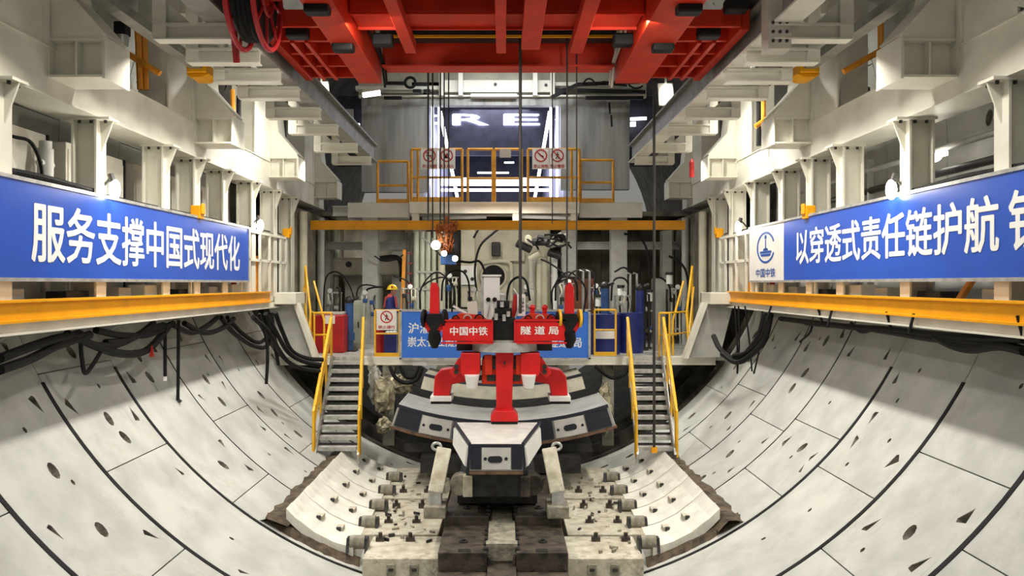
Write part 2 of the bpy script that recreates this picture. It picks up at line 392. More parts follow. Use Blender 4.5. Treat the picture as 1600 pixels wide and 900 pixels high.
# ================================================================== FLOOR: beds, mud, track
def bz(x):                                       # bed surface height at |x|
    pts = [(0, .62), (2.35, .62), (2.7, .70), (3.05, .88), (3.3, 1.08), (3.5, 1.28)]
    for (xa, za), (xb, zb) in zip(pts, pts[1:]):
        if xa <= x <= xb: return za+(zb-za)*(x-xa)/(xb-xa)
    return pts[-1][1]
for s in (-1, 1):
    bed = thing('feeder_bed', f'white dirt-stained steel bed panels curving up on the {SIDE[s]} of the centre trough', 'bed', (s*2.3, 15.7, .6))
    for i in range(5):
        ya = 13.42+i*1.14; yb = ya+1.14
        xs = [2.42, 2.6, 2.75, 2.9, 3.05, 3.2, 3.35, 3.5]
        b = MB(); vs = []
        prof = [(ya+.01, .03), (ya+.36, .055), (ya+.40, .01), (yb-.34, .0), (yb-.01, .02)]
        for x in xs:
            for (y, dz) in prof: vs.append((s*x, y, bz(x)+dz*(1 if x < 3.3 else .3)))
        for x in xs:
            for (y, dz) in prof: vs.append((s*x, y, bz(x)-.16))
        q = len(prof); h = len(xs)*q; fs = []
        for ii in range(len(xs)-1):
            for j in range(q-1):
                a = ii*q+j; fs.append((a, a+1, a+q+1, a+q)); fs.append((h+a, h+a+q, h+a+q+1, h+a+1))
        for j in range(q-1):
            fs.append((j, j+1, h+j+1, h+j)); e = (len(xs)-1)*q+j; fs.append((e, e+1, h+e+1, h+e))
        for ii in range(len(xs)-1):
            fs.append((ii*q, ii*q+q, h+ii*q+q, h+ii*q)); e = ii*q+q-1; fs.append((e, e+q, h+e+q, h+e))
        b.add(vs, fs); b.obj('curved_panel', bedw, bed)
        # lifting plates on the panel
        for xx in (2.78, 3.12):
            c = Vector((s*xx, ya+.8, bz(xx)+.03)); b = MB(); b.box(c.x-.06, c.x+.06, c.y-.12, c.y+.10, c.z-.06, c.z+.012); b.box(c.x-.035, c.x+.035, c.y-.17, c.y-.13, c.z-.04, c.z+.03, 1)
            b.obj('lifting_pad', [bedd, dark], bed)
        # roller with its two cheeks
        c = Vector((s*2.36, ya+.10, .72)); b = MB()
        b.cyl(c+Vector((-.12, 0, 0)), c+Vector((.12, 0, 0)), .11, n=14); b.cyl(c+Vector((-.16, 0, 0)), c+Vector((.16, 0, 0)), .035, n=8)
        ro = b.obj('roller', strip, bed, smooth=True)
        b = MB()
        for e in (-.15, .15):
            b = MB(); b.prism([(c.y-.16, .58), (c.y+.16, .58), (c.y+.07, .80), (c.y-.07, .80)], 'x', c.x+e-.02, c.x+e+.02); b.obj('roller_bracket', dark, ro)
    fl = [(13.0, 14.15, 0), (14.2, 15.3, .02), (15.35, 16.6, -.015), (16.65, 18.0, .01), (18.05, 19.4, .0)]
    for i, (ya, yb, dz) in enumerate(fl):
        b = MB(); b.box(s*(1.10 if i else 1.0), s*(2.44 if i else 2.2), ya, yb, .36 if i else .30, .62+dz)
        if i == 0:
            for xx in (1.32, 1.68):
                b.box(s*xx, s*(xx+.14), ya-.03, ya, .36, .54, 1); b.box(s*(xx+.03), s*(xx+.11), ya-.045, ya-.028, .43, .48, 2)
        b.obj('flat_panel', [bedd, strip, dark], bed, bevel=.012)
    rng = random.Random(11+s); b = MB()
    for i in range(40):                           # clips, wedges and crumbs of grout scattered over the flat panels
        x = s*rng.uniform(1.2, 2.35); y = rng.uniform(13.2, 18.6); a = rng.uniform(0, 3.1); l = rng.uniform(.02, .07)
        z = .625+.02; d = Vector((math.cos(a), math.sin(a), 0))*l
        b.bar(Vector((x, y, z))-d, Vector((x, y, z))+d, rng.uniform(.02, .04), rng.uniform(.03, .06), mi=rng.choice((0, 1, 1, 2, 2)))
    b.obj('debris', [dark, strip, bedd], bed, kind='stuff')
    b = MB()                                      # square clamp bolts
    for y in (13.9, 14.9, 16.0, 17.1):
        for x in (1.55, 2.05):
            b = MB(); b.box(s*x-.07, s*x+.07, y-.05, y+.05, .6, .69); b.cyl((s*x, y, .69), (s*x, y, .76), .035, n=6); b.obj('clamp', tie, bed)
    # mud that fills the gap to the lining
    b = MB(); rng = random.Random(3+s); N = 34; vs = []
    for i in range(N+1):
        y = 13.2+(19.1-13.2)*i/N; j = rng.uniform(-.03, .03)
        for x in (3.42, 3.58, 3.72+j, 3.86+j):
            zz = max(AX-math.sqrt(49-x*x)-.02, {3.42: 1.02, 3.58: 1.17}.get(x, 0)+rng.uniform(-.05, .05)) if x < 3.6 else AX-math.sqrt(49-x*x)+(.10 if x < 3.8 else -.02)
            vs.append((s*x, y, zz))
    b.add(vs, [(4*i+j, 4*i+j+1, 4*i+j+5, 4*i+j+4) for i in range(N) for j in range(3)])
    vs = []; N2 = 14
    for i in range(N2+1):                         # along the front edge
        x = 2.3+1.5*i/N2
        zz = AX-math.sqrt(49-x*x)
        for y, dz in ((13.24+rng.uniform(-.03, .03), -.02), (13.32, .05+rng.uniform(-.03, .03)), (13.46, .10)): vs.append((s*x, y, zz+dz))
    b.add(vs, [(3*i+j, 3*i+j+1, 3*i+j+4, 3*i+j+3) for i in range(N2) for j in range(2)])
    o = b.obj('mud_seam', mud); o['kind'] = 'stuff'; tag(o, f'brown mud filling the gap beside the {SIDE[s]} white bed', 'mud')
trk = thing('feeder_track', 'dark brown stepped plates and pale middle strip down the centre trough', 'track', (0, 13, .4))
for s in (-1, 1):
    xo = .98 if s > 0 else .98; xi = .20 if s > 0 else .24
    for (ya, yb, z) in ((14.85, 17.4, .98), (13.94, 14.83, 1.02), (12.5, 13.9, .88), (11.3, 12.47, .60), (9.9, 11.27, .45)):
        b = MB(); b.box(s*xi, s*xo, ya, yb, .06, z); b.box(s*(xi-.05), s*xi, ya+.05, yb-.05, .06, z-.08)
        o = b.obj('plate', tie, trk, bevel=.015)
        if ya in (13.94, 12.5):
            b = MB(); b.cyl((s*.62, ya+.5, z-.01), (s*.62, ya+.5, z+.02), .07, n=14); b.cyl((s*.62, ya+.5, z+.02), (s*.62, ya+.5, z+.05), .03, n=6); b.obj('bolt', dark, o)
            b = MB(); b.box(s*.5, s*.68, ya+.02, ya+.14, z-.02, z+.012); b.obj('notch_plate', dark, o)
        for t in range(int((yb-ya)/.24)):
            b = MB(); b.box(s*(xi-.02), s*(xi+.05), ya+.08+t*.24, ya+.18+t*.24, z-.02, z+.03); b.obj('rack_tooth', dark, o)
b = MB(); b.box(-.235, .195, 12.7, 17.4, .1, .93); b.obj('middle_strip', strip, trk)
b = MB(); b.box(-.235, .195, 9.9, 12.68, .05, .66); b.obj('middle_strip', tie, trk)
b = MB(); b.box(-.26, .22, 12.66, 12.82, .7, .96); b.obj('strip_end', strip, trk)
# ================================================================== lining segments waiting on the feeder
def arc_segment(label, yf, yb, zt, half, th, mt, face=True, x0=0.0, grp=None):
    t = thing('lining_segment', label, 'segment', (x0, (yf+yb)/2, zt-th), grp)
    def P(a, y, r):
        q = math.radians(a); return Vector((x0+7*math.sin(q)*(r/7), y, zt+7-r*math.cos(q)))
    def slab(name, a0, a1, ya, yb, r0, r1, m_, par, n=None):
        n = n or max(1, int((a1-a0)/2.4)); b = MB(); vs = []
        for i in range(n+1):
            a = a0+(a1-a0)*i/n
            for y, r in ((ya, r0), (yb, r0), (yb, r1), (ya, r1)): vs.append(P(a, y, r))
        b.add(vs, [(4*i+j, 4*i+(j+1) % 4, 4*i+4+(j+1) % 4, 4*i+4+j) for i in range(n) for j in range(4)]+[(0, 1, 2, 3), (4*n, 4*n+3, 4*n+2, 4*n+1)])
        return b.obj(name, m_, par, smooth=False)
    slab('body', -half, half, yf, yb, 7.0, 7+th, mt, t)
    slab('gasket_line', -half, half, yf-.012, yf+.03, 6.985, 7.05, gask, t)
    if face:
        slab('packing_strip', -half-.3, half+.3, yf-.05, yf+.10, 7+th, 7+th+.045, wood, t)
        e = half-.35
        for s in (-1, 1):
            for a, c, m_, nm in ((e-4.0, e, gask, 'gasket_pad'), (e-9.3, e-4.2, segl, 'face_panel'), (e-12.2, e-9.6, gask, 'gasket_pad')):
                a0, a1 = (a, c) if s > 0 else (-c, -a)
                o = slab(nm, a0, a1, yf-.03, yf+.01, 7.06, 7+th-.03, m_, t)
                if nm == 'face_panel':
                    am = (a0+a1)/2; q = math.radians(am); tx = Vector((math.cos(q), 0, math.sin(q))); c0 = P(am, yf-.03, 7+th/2+.02)
                    b = MB(); ring = []
                    for i in range(16):
                        w_ = 2*math.pi*i/16; up = Vector((-math.sin(q), 0, math.cos(q)))
                        ring.append(c0+tx*(.075*(1 if math.cos(w_) > 0 else -1)+.065*math.cos(w_))+up*.065*math.sin(w_))
                    b.v = ring+[p-Vector((0, .008, 0)) for p in ring]; b.f = [tuple(range(16)), tuple(range(31, 15, -1))]+[(i, (i+1) % 16, 16+(i+1) % 16, 16+i) for i in range(16)]; b.m = [0]*18
                    b.obj('bolt_slot', gask, o)
                    for e2 in (-.26, .26):
                        b = MB(); cc = c0+tx*e2; b.cyl(cc-Vector((0, .008, 0)), cc+Vector((0, .005, 0)), .03, n=10); b.obj('dowel_hole', gask, o)
            b = MB(); a = half*s; b.plate([P(a, yf-.01, 6.99), P(a, yb, 6.99), P(a, yb, 7+th), P(a, yf-.01, 7+th)], .02); b.obj('end_pad', segl, t)
    return t
arc_segment('grey curved concrete segment across the feeder, slotted panels on its front', 17.45, 19.35, 2.02, 18.3, .46, segc)
arc_segment('cream-faced curved segment just behind the grey one, under the platform edge', 19.75, 21.2, 2.52, 15.4, .36, segcream, face=False)
arc_segment('pale curved segment farthest back, half hidden behind the red grab', 21.7, 23.2, 2.68, 14.0, .24, segcream, face=False)
# the wedge-shaped key segment in front
key = thing('key_segment', 'small wedge-shaped light grey concrete key segment clamped under the red boom foot', 'segment', (-.1, 14.6, 1.86))
yf, yb, zt, zb = 13.6, 15.65, 2.29, 1.85
wf, wb, wfb, wbb = .43, .80, .46, .80; cx = -.11
V = [(cx-wfb, yf, zb), (cx+wfb, yf, zb), (cx+wbb, yb, zb), (cx-wbb, yb, zb), (cx-wf, yf, zt), (cx+wf, yf, zt), (cx+wb, yb, zt+.02), (cx-wb, yb, zt+.02)]
b = MB(); b.add(V, [(0, 3, 2, 1), (4, 5, 6, 7), (0, 1, 5, 4), (1, 2, 6, 5), (2, 3, 7, 6), (3, 0, 4, 7)]); b.obj('body', segl, key, bevel=.015)
for nm, x0, x1, m_ in (('gasket_pad', -.42, -.25, gask), ('gasket_pad', .25, .42, gask), ('face_panel', -.235, .235, segl)):
    b = MB(); b.box(cx+x0, cx+x1, yf-.025, yf+.01, zb+.035, zt-.05); o = b.obj(nm, m_, key)
    if nm == 'face_panel':
        b = MB(); b.prism([(cx-.02+.06*math.cos(t)+(.06 if math.cos(t) > 0 else -.06), 2.05+.055*math.sin(t)) for t in [math.pi*i/8 for i in range(16)]], 'y', yf-.034, yf-.02); b.obj('bolt_slot', gask, o)
        for e in (-.18, .16):
            b = MB(); b.cyl((cx+e, yf-.033, 2.06), (cx+e, yf-.02, 2.06), .028, n=10); b.obj('dowel_hole', gask, o)
b = MB(); b.box(cx-wf-.01, cx+wf+.01, yf-.02, yf+.02, zt-.045, zt+.004); b.obj('gasket_line', gask, key)
for s in (-1, 1):
    p = [Vector((cx+s*(wf+.004), yf, zt)), Vector((cx+s*(wb+.004), yb, zt+.02))]
    b = MB(); b.bar(p[0], p[1], .045, .05); b.bar(p[0]+Vector((0, -.005, 0)), (cx+s*(wfb+.004), yf-.005, zb), .045, .05); b.obj('edge_gasket', gask, key)
    b = MB(); q = [Vector((cx+s*(wf+.03), yf+.12, zt-.07)), Vector((cx+s*(wb-.02), yb-.15, zt-.06)), Vector((cx+s*(wbb), yb-.15, zb+.07)), Vector((cx+s*(wfb+.035), yf+.12, zb+.06))]
    b.plate(q if s > 0 else q[::-1], .03); b.obj('side_panel', whitec, key)
b = MB(); b.box(cx-.44, cx+.44, yf-.03, yf+.1, zb-.045, zb); b.obj('packing_strip', wood, key)
# feeder carriage below
fc = thing('feeder_carriage', 'dark feeder carriage carrying the key segment, white slanted legs at both sides', 'carriage', (-.1, 15, 1))
b = MB(); b.box(-.62, .42, 13.95, 17.2, 1.35, 1.80); b.box(-.8, .6, 14.6, 17.2, 1.06, 1.4); b.obj('chassis', dark, fc)
b = MB(); b.box(-1.7, 1.6, 17.1, 19.6, 1.02, 1.34); b.box(-2.1, 1.9, 17.7, 19.3, 1.34, 1.52); b.obj('rear_chassis', dark, fc)
for s in (-1, 1):
    xc = -.11
    top = Vector((xc+s*.90, 14.3, 2.08)); bot = Vector((xc+s*1.02, 13.85, 1.42))
    b = MB(); b.bar(bot, top, .25, .14, up=(0, -1, 0)); lg = b.obj('leg', bedd, fc, bevel=.02)
    b = MB(); b.box(bot.x-.18, bot.x+.18, 13.7, 14.3, 1.04, 1.24); b.obj('foot', strip, lg, bevel=.02)
    b = MB(); b.box(bot.x-.10, bot.x+.10, 13.8, 14.1, 1.24, 1.46); b.obj('foot_block', steel, lg)
    b = MB(); c = top+Vector((s*.14, .1, .02)); b.tube([c+Vector((.075*math.cos(t), 0, .06*math.sin(t))) for t in [2*math.pi*i/14 for i in range(14)]], .025, 6, closed=True); b.obj('lifting_eye', steel, lg, smooth=True)
    b = MB(); b.cyl((xc+s*.62, 14.0, 1.52), (xc+s*.62, 14.3, 1.52), .17, n=16); b.cyl((xc+s*.86, 13.9, 1.5), (xc+s*.86, 14.3, 1.5), .09, n=12); b.obj('support_roller', strip if s < 0 else tie, fc, smooth=True)
    b = MB(); b.box(xc+s*.40, xc+s*.56, 13.86, 14.1, 1.36, 1.70); b.obj('stop_block', bedd if s < 0 else tie, fc, bevel=.01)

# ================================================================== red erector with its grab
er = thing('segment_erector', 'red segment erector with lettered cross beam, hanging boom and two clawed arms', 'erector', (-.05, 16, 3.6))
b = MB(); b.prism([(-.14, 3.66), (.20, 3.66), (.165, 2.42), (-.125, 2.42)], 'y', 15.60, 15.88); bo = b.obj('boom', red2, er, bevel=.02)
b = MB(); b.cyl((.03, 15.57, 3.43), (.03, 15.61, 3.43), .055, n=16); b.cyl((.03, 15.55, 3.43), (.03, 15.58, 3.43), .025, n=8, mi=1); b.obj('pin', [red2, dark], bo)
b = MB(); b.prism([(-.23, 2.36), (.28, 2.36), (.28, 2.46), (.20, 2.56), (-.15, 2.56), (-.23, 2.46)], 'y', 15.4, 15.95); b.obj('boom_foot', red2, er, bevel=.015)
b = MB(); b.box(-.22, .27, 15.42, 15.93, 2.313, 2.36); b.obj('foot_pad', black, er)
for s, xa, xb, tx in ((-1, -1.13, -.20, '中国中铁'), (1, .22, 1.16, '隧道局')):
    b = MB(); xo = xb if s > 0 else xa; xi = xa if s > 0 else xb
    b.prism([(xi, 3.83), (xi, 4.23), (xo-s*.12, 4.25), (xo, 4.18), (xo, 3.86)], 'y', 15.45, 16.1); cb = b.obj('cross_beam', red2, er, bevel=.012)
    b = MB(); b.box(xa-.02, xb+.02, 15.42, 15.45, 3.80, 3.835); b.box(xa, xb, 15.42, 15.45, 4.225, 4.25); b.box(xi-.015, xi+.015, 15.42, 15.45, 3.82, 4.24); b.obj('flange', red2, cb)
    if s < 0: text(tx, 'lettering', cb, lett, (-.985, 15.45, 3.955), (1, 0, 0), (0, 0, 1), .70, .165, bold=.02)
    else: text('隧 道 局', 'lettering', cb, lett, (.33, 15.45, 3.97), (1, 0, 0), (0, 0, 1), .70, .16, bold=.02)
    # cover shells and hose clutter on the beam
    b = MB(); b.prism([(xa+.12, 4.24), (xb-.12, 4.24), (xb-.25, 4.33), (xa+.3, 4.36)], 'y', 15.6, 16.1); b.obj('beam_cover', red, cb)
    for q in range(3):
        x = (xa+xb)/2+(q-1)*.22; b = MB(); b.tube(arc((x, 15.55, 4.26), .06+.01*q, 0, 180, 10), .014, 6); b.obj('hose', black if q != 1 else steel, cb, smooth=True)
    # swivel pulley assembly at the beam end
    c = Vector((s*1.22+(.02 if s > 0 else -.06), 15.5, 4.22))
    b = MB(); b.prism([(c.x-.16, c.z+.02), (c.x-.12, c.z+.14), (c.x+.12, c.z+.14), (c.x+.16, c.z+.02), (c.x+.04, c.z-.20), (c.x-.04, c.z-.20)], 'y', 15.42, 15.75); hd = b.obj('swivel_head', black, er, bevel=.01)
    for e in (-.19, .19):
        b = MB(); b.disc((c.x+e, 15.55, c.z+.05), (1, .14*s, 0), .17, .045, 24); b.disc((c.x+e+(.03 if e > 0 else -.03), 15.55, c.z+.05), (1, .14*s, 0), .13, .03, 24, mi=1); b.obj('guide_wheel', [yrail if s > 0 else black, black], hd, smooth=True)
    b = MB(); b.cyl((c.x, 15.45, c.z-.18), (c.x, 15.55, c.z-.34), .10, .13, n=12); b.cyl((c.x, 15.55, c.z-.34), (c.x, 15.58, c.z-.50), .13, .06, n=12); b.obj('hook_block', black, er, smooth=True)
    b = MB(); b.bar((c.x-.16, 15.55, c.z-.03), (c.x-.02, 15.5, c.z-.24), .1); b.bar((c.x+.16, 15.55, c.z-.03), (c.x+.02, 15.5, c.z-.24), .1); b.obj('yoke', red2, er)
    b = MB(); b.prism([(c.x-.09, c.z+.12), (c.x+.09, c.z+.12), (c.x+.08, c.z+.62), (c.x+.03, c.z+.72), (c.x-.05, c.z+.72), (c.x-.08, c.z+.62)], 'y', 15.5, 15.72); b.obj('cylinder_arm', red2, er, bevel=.012)
    for q, rr in enumerate((.34, .28)):
        b = MB(); b.tube(smoothpath([(c.x-.3, 15.9, c.z+.2), (c.x-.28, 15.9, c.z+.62), (c.x+.02+q*.1, 15.92, c.z+.92-.1*q), (c.x+.34, 15.9, c.z+.6), (c.x+.3, 15.9, c.z+.15)]), .016, 6); b.obj('hose', black, er, smooth=True)
    # claw arm below
    x0 = -.05+s*.56
    b = MB(); b.prism([(x0-.18, 3.62), (x0+.18, 3.62), (x0+.18, 3.25), (x0+.13, 3.18), (x0-.13, 3.18), (x0-.18, 3.25)], 'y', 15.55, 16.0); b.obj('jaw_block', red2, er, bevel=.015)
    b = MB(); b.cyl((x0-s*.03, 15.55, 3.22), (x0-s*.03, 15.6, 2.98), .14, .10, n=18); b.ball((x0-s*.03, 15.6, 2.985), .10, sc=(1, 1, .5)); b.obj('suction_cone', whitec, er, smooth=True)
    b = MB(); b.prism([(x0+s*.14, 3.55), (x0+s*.24, 3.50), (x0+s*.40, 3.24), (x0+s*.30, 3.14), (x0+s*.14, 3.3)], 'y', 15.65, 16.1); b.obj('link_plate', red2, er, bevel=.01)
    b = MB(); X = x0+s*.10
    b.prism([(X, 3.30), (X+s*.52, 3.22), (X+s*.63, 3.10), (X+s*.66, 2.72), (X+s*.34, 2.72), (X+s*.30, 2.94), (X, 3.0)], 'y', 16.3, 16.75); ca = b.obj('claw_arm', red2, er, bevel=.02)
    b = MB(); b.box(X+s*.29, X+s*.71, 16.2, 16.85, 2.62, 2.72); b.obj('claw_pad', whitec, ca, bevel=.01)
    b = MB(); b.box(X+s*.31, X+s*.70, 16.22, 16.83, 2.57, 2.62); b.obj('pad_rubber', black, ca)
    for q in range(2):
        b = MB(); b.cyl((x0+s*.27, 15.60+q*.02, 3.36-q*.1), (x0+s*.27, 15.66, 3.36-q*.1), .045, n=10); b.obj('pin', dark, er)
b = MB(); b.box(-.40, .42, 15.7, 16.5, 3.02, 3.5); b.box(-.35, -.2, 15.62, 15.7, 3.2, 3.58); b.box(.24, .40, 15.62, 15.7, 3.2, 3.58); b.obj('grab_frame', red, er, bevel=.02)
b = MB(); b.box(-.34, .36, 15.69, 15.7, 3.3, 3.5); b.box(-.30, .32, 15.69, 15.7, 3.08, 3.2); b.obj('frame_window', dark, er)
b = MB(); b.cyl((.03, 16.0, 3.64), (.03, 16.0, 3.82), .62, n=36); b.cyl((.03, 16.0, 3.82), (.03, 16.0, 3.86), .5, n=36); tt = b.obj('turntable', steel, er, smooth=True)
b = MB(); b.box(-.9, .95, 16.1, 20.5, 3.62, 3.80); b.box(-.7, .75, 16.1, 20.5, 3.80, 4.05); b.obj('carrier_beam', dark, er)
b = MB(); b.box(-.21, .23, 15.52, 15.95, 3.86, 4.28); b.box(-.16, .17, 15.56, 15.9, 4.28, 4.46); b.box(-.12, .12, 15.6, 15.9, 4.46, 4.6); vb = b.obj('valve_block', black, er, bevel=.02)
for x, z, h in ((-.13, 4.24, .12), (.02, 4.22, .12), (-.02, 4.48, .10), (.10, 4.3, .1)):
    b = MB(); b.cyl((x, 15.52, z), (x, 15.52, z+h), .035, n=10); b.obj('fitting', steel, vb, smooth=True)
b = MB(); b.cyl((0, 15.7, 4.55), (0, 15.7, 4.68), .06, n=12); b.ball((0, 15.7, 4.70), .065); b.obj('sensor_dome', steel, er, smooth=True)
b = MB(); b.box(-.84, .84, 16.82, 16.89, 2.96, 3.06); b.bar((0, 16.85, 3.06), (0, 16.85, 3.66), .08); b.obj('fill_light_bar', dark, er)  # made-up housing for the added segment fill
# things that stand on the erector
cab = thing('control_cabinet', 'tall white control cabinet with two black knobs behind the red erector beam', 'cabinet', (-.22, 16.6, 4.3))
b = MB(); p0 = A(756, 487, 16.6); p1 = A(781, 432, 16.6); b.box(p0.x, p1.x, 16.5, 16.8, p0.z-.3, p1.z); cb = b.obj('body', whitec, cab, bevel=.012)
b = MB(); b.box(p0.x-.03, p1.x+.03, 16.46, 16.84, p1.z, p1.z+.035); b.obj('lid', whitec, cab)
b = MB(); b.box(p0.x-.05, p0.x-.002, 16.52, 16.8, p0.z-.3, p1.z-.02); b.obj('side_flange', steel, cab)
for u in (763, 773):
    q = A(u, 468, 16.5); b = MB(); b.cyl(q, q-Vector((0, .05, 0)), .045, n=14); b.obj('knob', black, cab, smooth=True)
    b = MB(); b.tube(smoothpath([q+Vector((0, -.03, -.03)), q+Vector((.02, -.08, -.15)), q+Vector((-.02, -.04, -.35))]), .012, 6); b.obj('lead', steel, cab, smooth=True)
bx = thing('label_box', 'narrow white box with two columns of black writing beside the valve block', 'box', (.35, 16.2, 4.3))
p0 = A(808, 494, 16.1); p1 = A(821, 460, 16.1); b = MB(); b.box(p0.x, p1.x, 16.1, 16.3, p0.z, p1.z); bb = b.obj('body', whitec, bx, bevel=.008)
for i, sx in enumerate((.025, .09)):
    for j, ch in enumerate('注意安全'):
        text(ch, 'lettering', bb, black, (p0.x+sx, 16.1, p1.z-.12-j*.07), (1, 0, 0), (0, 0, 1), .048, .055, bold=.01)
q = A(804, 475, 16.2); ex = thing('red_canister', 'slim red canister leaning beside the narrow white labelled box', 'canister', (q.x, 16.2, q.z-.3))
b = MB(); b.cyl(q+Vector((-.03, 0, -.26)), q+Vector((.03, 0, .16)), .055, n=14); b.ball(q+Vector((.03, 0, .16)), .055, sc=(1, 1, .7)); b.obj('body', redtank, ex, smooth=True)
b = MB(); b.tube(smoothpath([q+Vector((.03, 0, .2)), q+Vector((-.02, -.05, .3)), q+Vector((.1, -.1, .05)), q+Vector((.0, -.12, -.3))]), .015, 6); b.obj('hose', steel, ex, smooth=True)
tp = thing('tilted_panel', 'small grey-beige tilted panel on the left half of the erector beam', 'panel', (-.68, 15.9, 4.3))
q = [A(732, 496, 15.8), A(747, 494, 15.8), A(745, 470, 15.9), A(729, 472, 15.9)]; b = MB(); b.plate(q, .06); b.obj('plate', tan, tp, bevel=.006)
b = MB(); b.bar(A(739, 495, 15.87), A(739, 504, 15.87), .05); b.obj('stand', steel, tp)
wb_ = MB(); wb_.bar(A(708, 478, 15.9), A(733, 492, 15.9), .06, .04); tag(wb_.obj('white_lever', whitec), 'white slanted bar lying left of the beige panel on the erector', 'bar')
for s, u in ((1, 851), (1, 832)):
    q = A(u, 500, 15.9); b = MB(); b.box(q.x-.06, q.x+.06, 15.8, 15.95, 4.2, 4.34); b.cyl((q.x, 15.87, 4.34), (q.x, 15.87, 4.46), .045, n=10); b.ball((q.x, 15.87, 4.46), .06, n=6); b.obj('grease_pot', red2, er, smooth=True)

# ================================================================== middle platform, stairs, blue sign
PZ = 3.08
pf = thing('middle_platform', 'dark middle work deck with a white front edge beam between the two yellow stairs', 'platform', (0, 23, PZ))
xl0, xl1, xr0, xr1 = -4.25, -3.56, 3.18, 3.96
b = MB(); b.box(-5.62, 5.62, 20.95, 29.6, PZ-.1, PZ); b.obj('deck', tread, pf)
for a, c in ((-5.6, xl0-.05), (xl1+.05, xr0-.05), (xr1+.05, 5.3)):
    b = MB(); b.box(a, c, 20.75, 20.95, PZ-.19, PZ+.01); b.box(a, c, 20.70, 20.75, PZ-.19, PZ-.16); b.obj('edge_beam', white, pf, bevel=.008)
b = MB(); b.box(-2.25, -1.9, 20.69, 20.75, PZ-.20, PZ-.06); b.obj('edge_plate', whitec, pf)
for x in (-3.3, -.8, 1.2, 2.9):
    b = MB(); b.box(x-.12, x+.12, 21.0, 29.8, PZ-.34, PZ-.1); b.obj('deck_joist', skin_steel, pf)
for x in (-2.95, 2.7):
    b = MB(); b.box(x-.15, x+.15, 21.4, 21.7, .75, PZ-.1); b.obj('leg', skin_steel, pf)
def stair(s, xt0, xt1, xb0, xb1, label):
    t = thing('stair', label, 'stairs', ((xb0+xb1)/2, 19.2, 1.25))
    n = 10; yt, ybm = 20.85, 18.0; zt_, zb_ = PZ, 1.28
    def at(f): return (xb0+(xt0-xb0)*f, xb1+(xt1-xb1)*f, ybm+(yt-ybm)*f, zb_+(zt_-zb_)*f)
    for i in range(n):
        a0, a1, y, z = at((i+.5)/n); b = MB(); b.box(a0, a1, y-.13, y+.12, z-.03, z); b.box(a0, a1, y-.145, y-.12, z-.075, z+.006, 1)
        b.obj('tread', [tread, steel], t)
        if i < n-1:
            b = MB(); b.box(a0, a1, y+.125, y+.145, z-.02, z+.05); b.obj('riser', dark, t)
    for e in (0, 1):
        p = at(-.05); q = at(1.0); b = MB(); dx = (.03 if e else -.03)
        b.bar((p[e]+dx, p[2], p[3]-.04), (q[e]+dx, q[2], q[3]-.06), .05, .26); b.obj('stringer', steel, t)
        b = MB(); pts = []
        for hh, rr in ((.98, .038), (.66, .032)):
            a = at(0.0); c = at(1.0)
            b.tube([(a[e]+dx*2, a[2], a[3]+hh), (c[e]+dx*2, c[2], c[3]+hh)], rr, 8)
        rl = b.obj('handrail', yrail, t, smooth=True)
        for f in (0.0, .34, .67, 1.0):
            a = at(f); b = MB(); b.tube([(a[e]+dx*2, a[2], a[3]-.06), (a[e]+dx*2, a[2], a[3]+.98)], .028, 8); b.obj('post', yrail, rl, smooth=True)
        a = at(0); b = MB(); b.tube([(a[e]+dx*2, a[2], a[3]+.98), (a[e]+dx*2, a[2]-.10, a[3]+.9), (a[e]+dx*2, a[2]-.12, a[3]-.1)], .03, 8); b.obj('end_post', yrail, rl, smooth=True)
    return t
stair(-1, xl0, xl1, -4.02, -3.16, 'left steel stair with yellow handrails climbing to the middle deck')
stair(1, xr0, xr1, 2.93, 3.68, 'right steel stair with yellow handrails climbing to the middle deck')
# blue sign on the deck edge
sg = thing('blue_sign', 'bright blue sign board with white characters across the deck edge behind the red erector', 'sign', (-.2, 20.6, PZ))
q0 = A(626, 561, 20.6); q1 = A(921, 485, 20.6)
b = MB(); b.box(q0.x, q1.x, 20.6, 20.65, q0.z, q1.z); bd = b.obj('board', blue2, sg)
b = MB()
for z in (q0.z, q1.z): b.box(q0.x-.03, q1.x+.03, 20.58, 20.67, z-.03, z+.03)
for x in (q0.x, q1.x): b.box(x-.03, x+.03, 20.58, 20.67, q0.z, q1.z)
b.obj('frame', steel, sg)
def line(s, u0, v0, u1, v1):
    p = A(u0, v1, 20.6); q = A(u1, v0, 20.6); text(s, 'lettering', bd, lett, p, (1, 0, 0), (0, 0, 1), q.x-p.x, q.z-p.z, bold=.018)
line('沪渝蓉高铁', 638, 504, 727, 521); line('崇太长江隧道', 637, 526, 725, 542)
line('中铁隧道局', 817, 527, 909, 543)
for x in (q0.x+.6, (q0.x+q1.x)/2, q1.x-.6):
    b = MB(); b.box(x-.03, x+.03, 20.66, 20.72, PZ, q1.z+.02); b.obj('bracket', steel, sg)
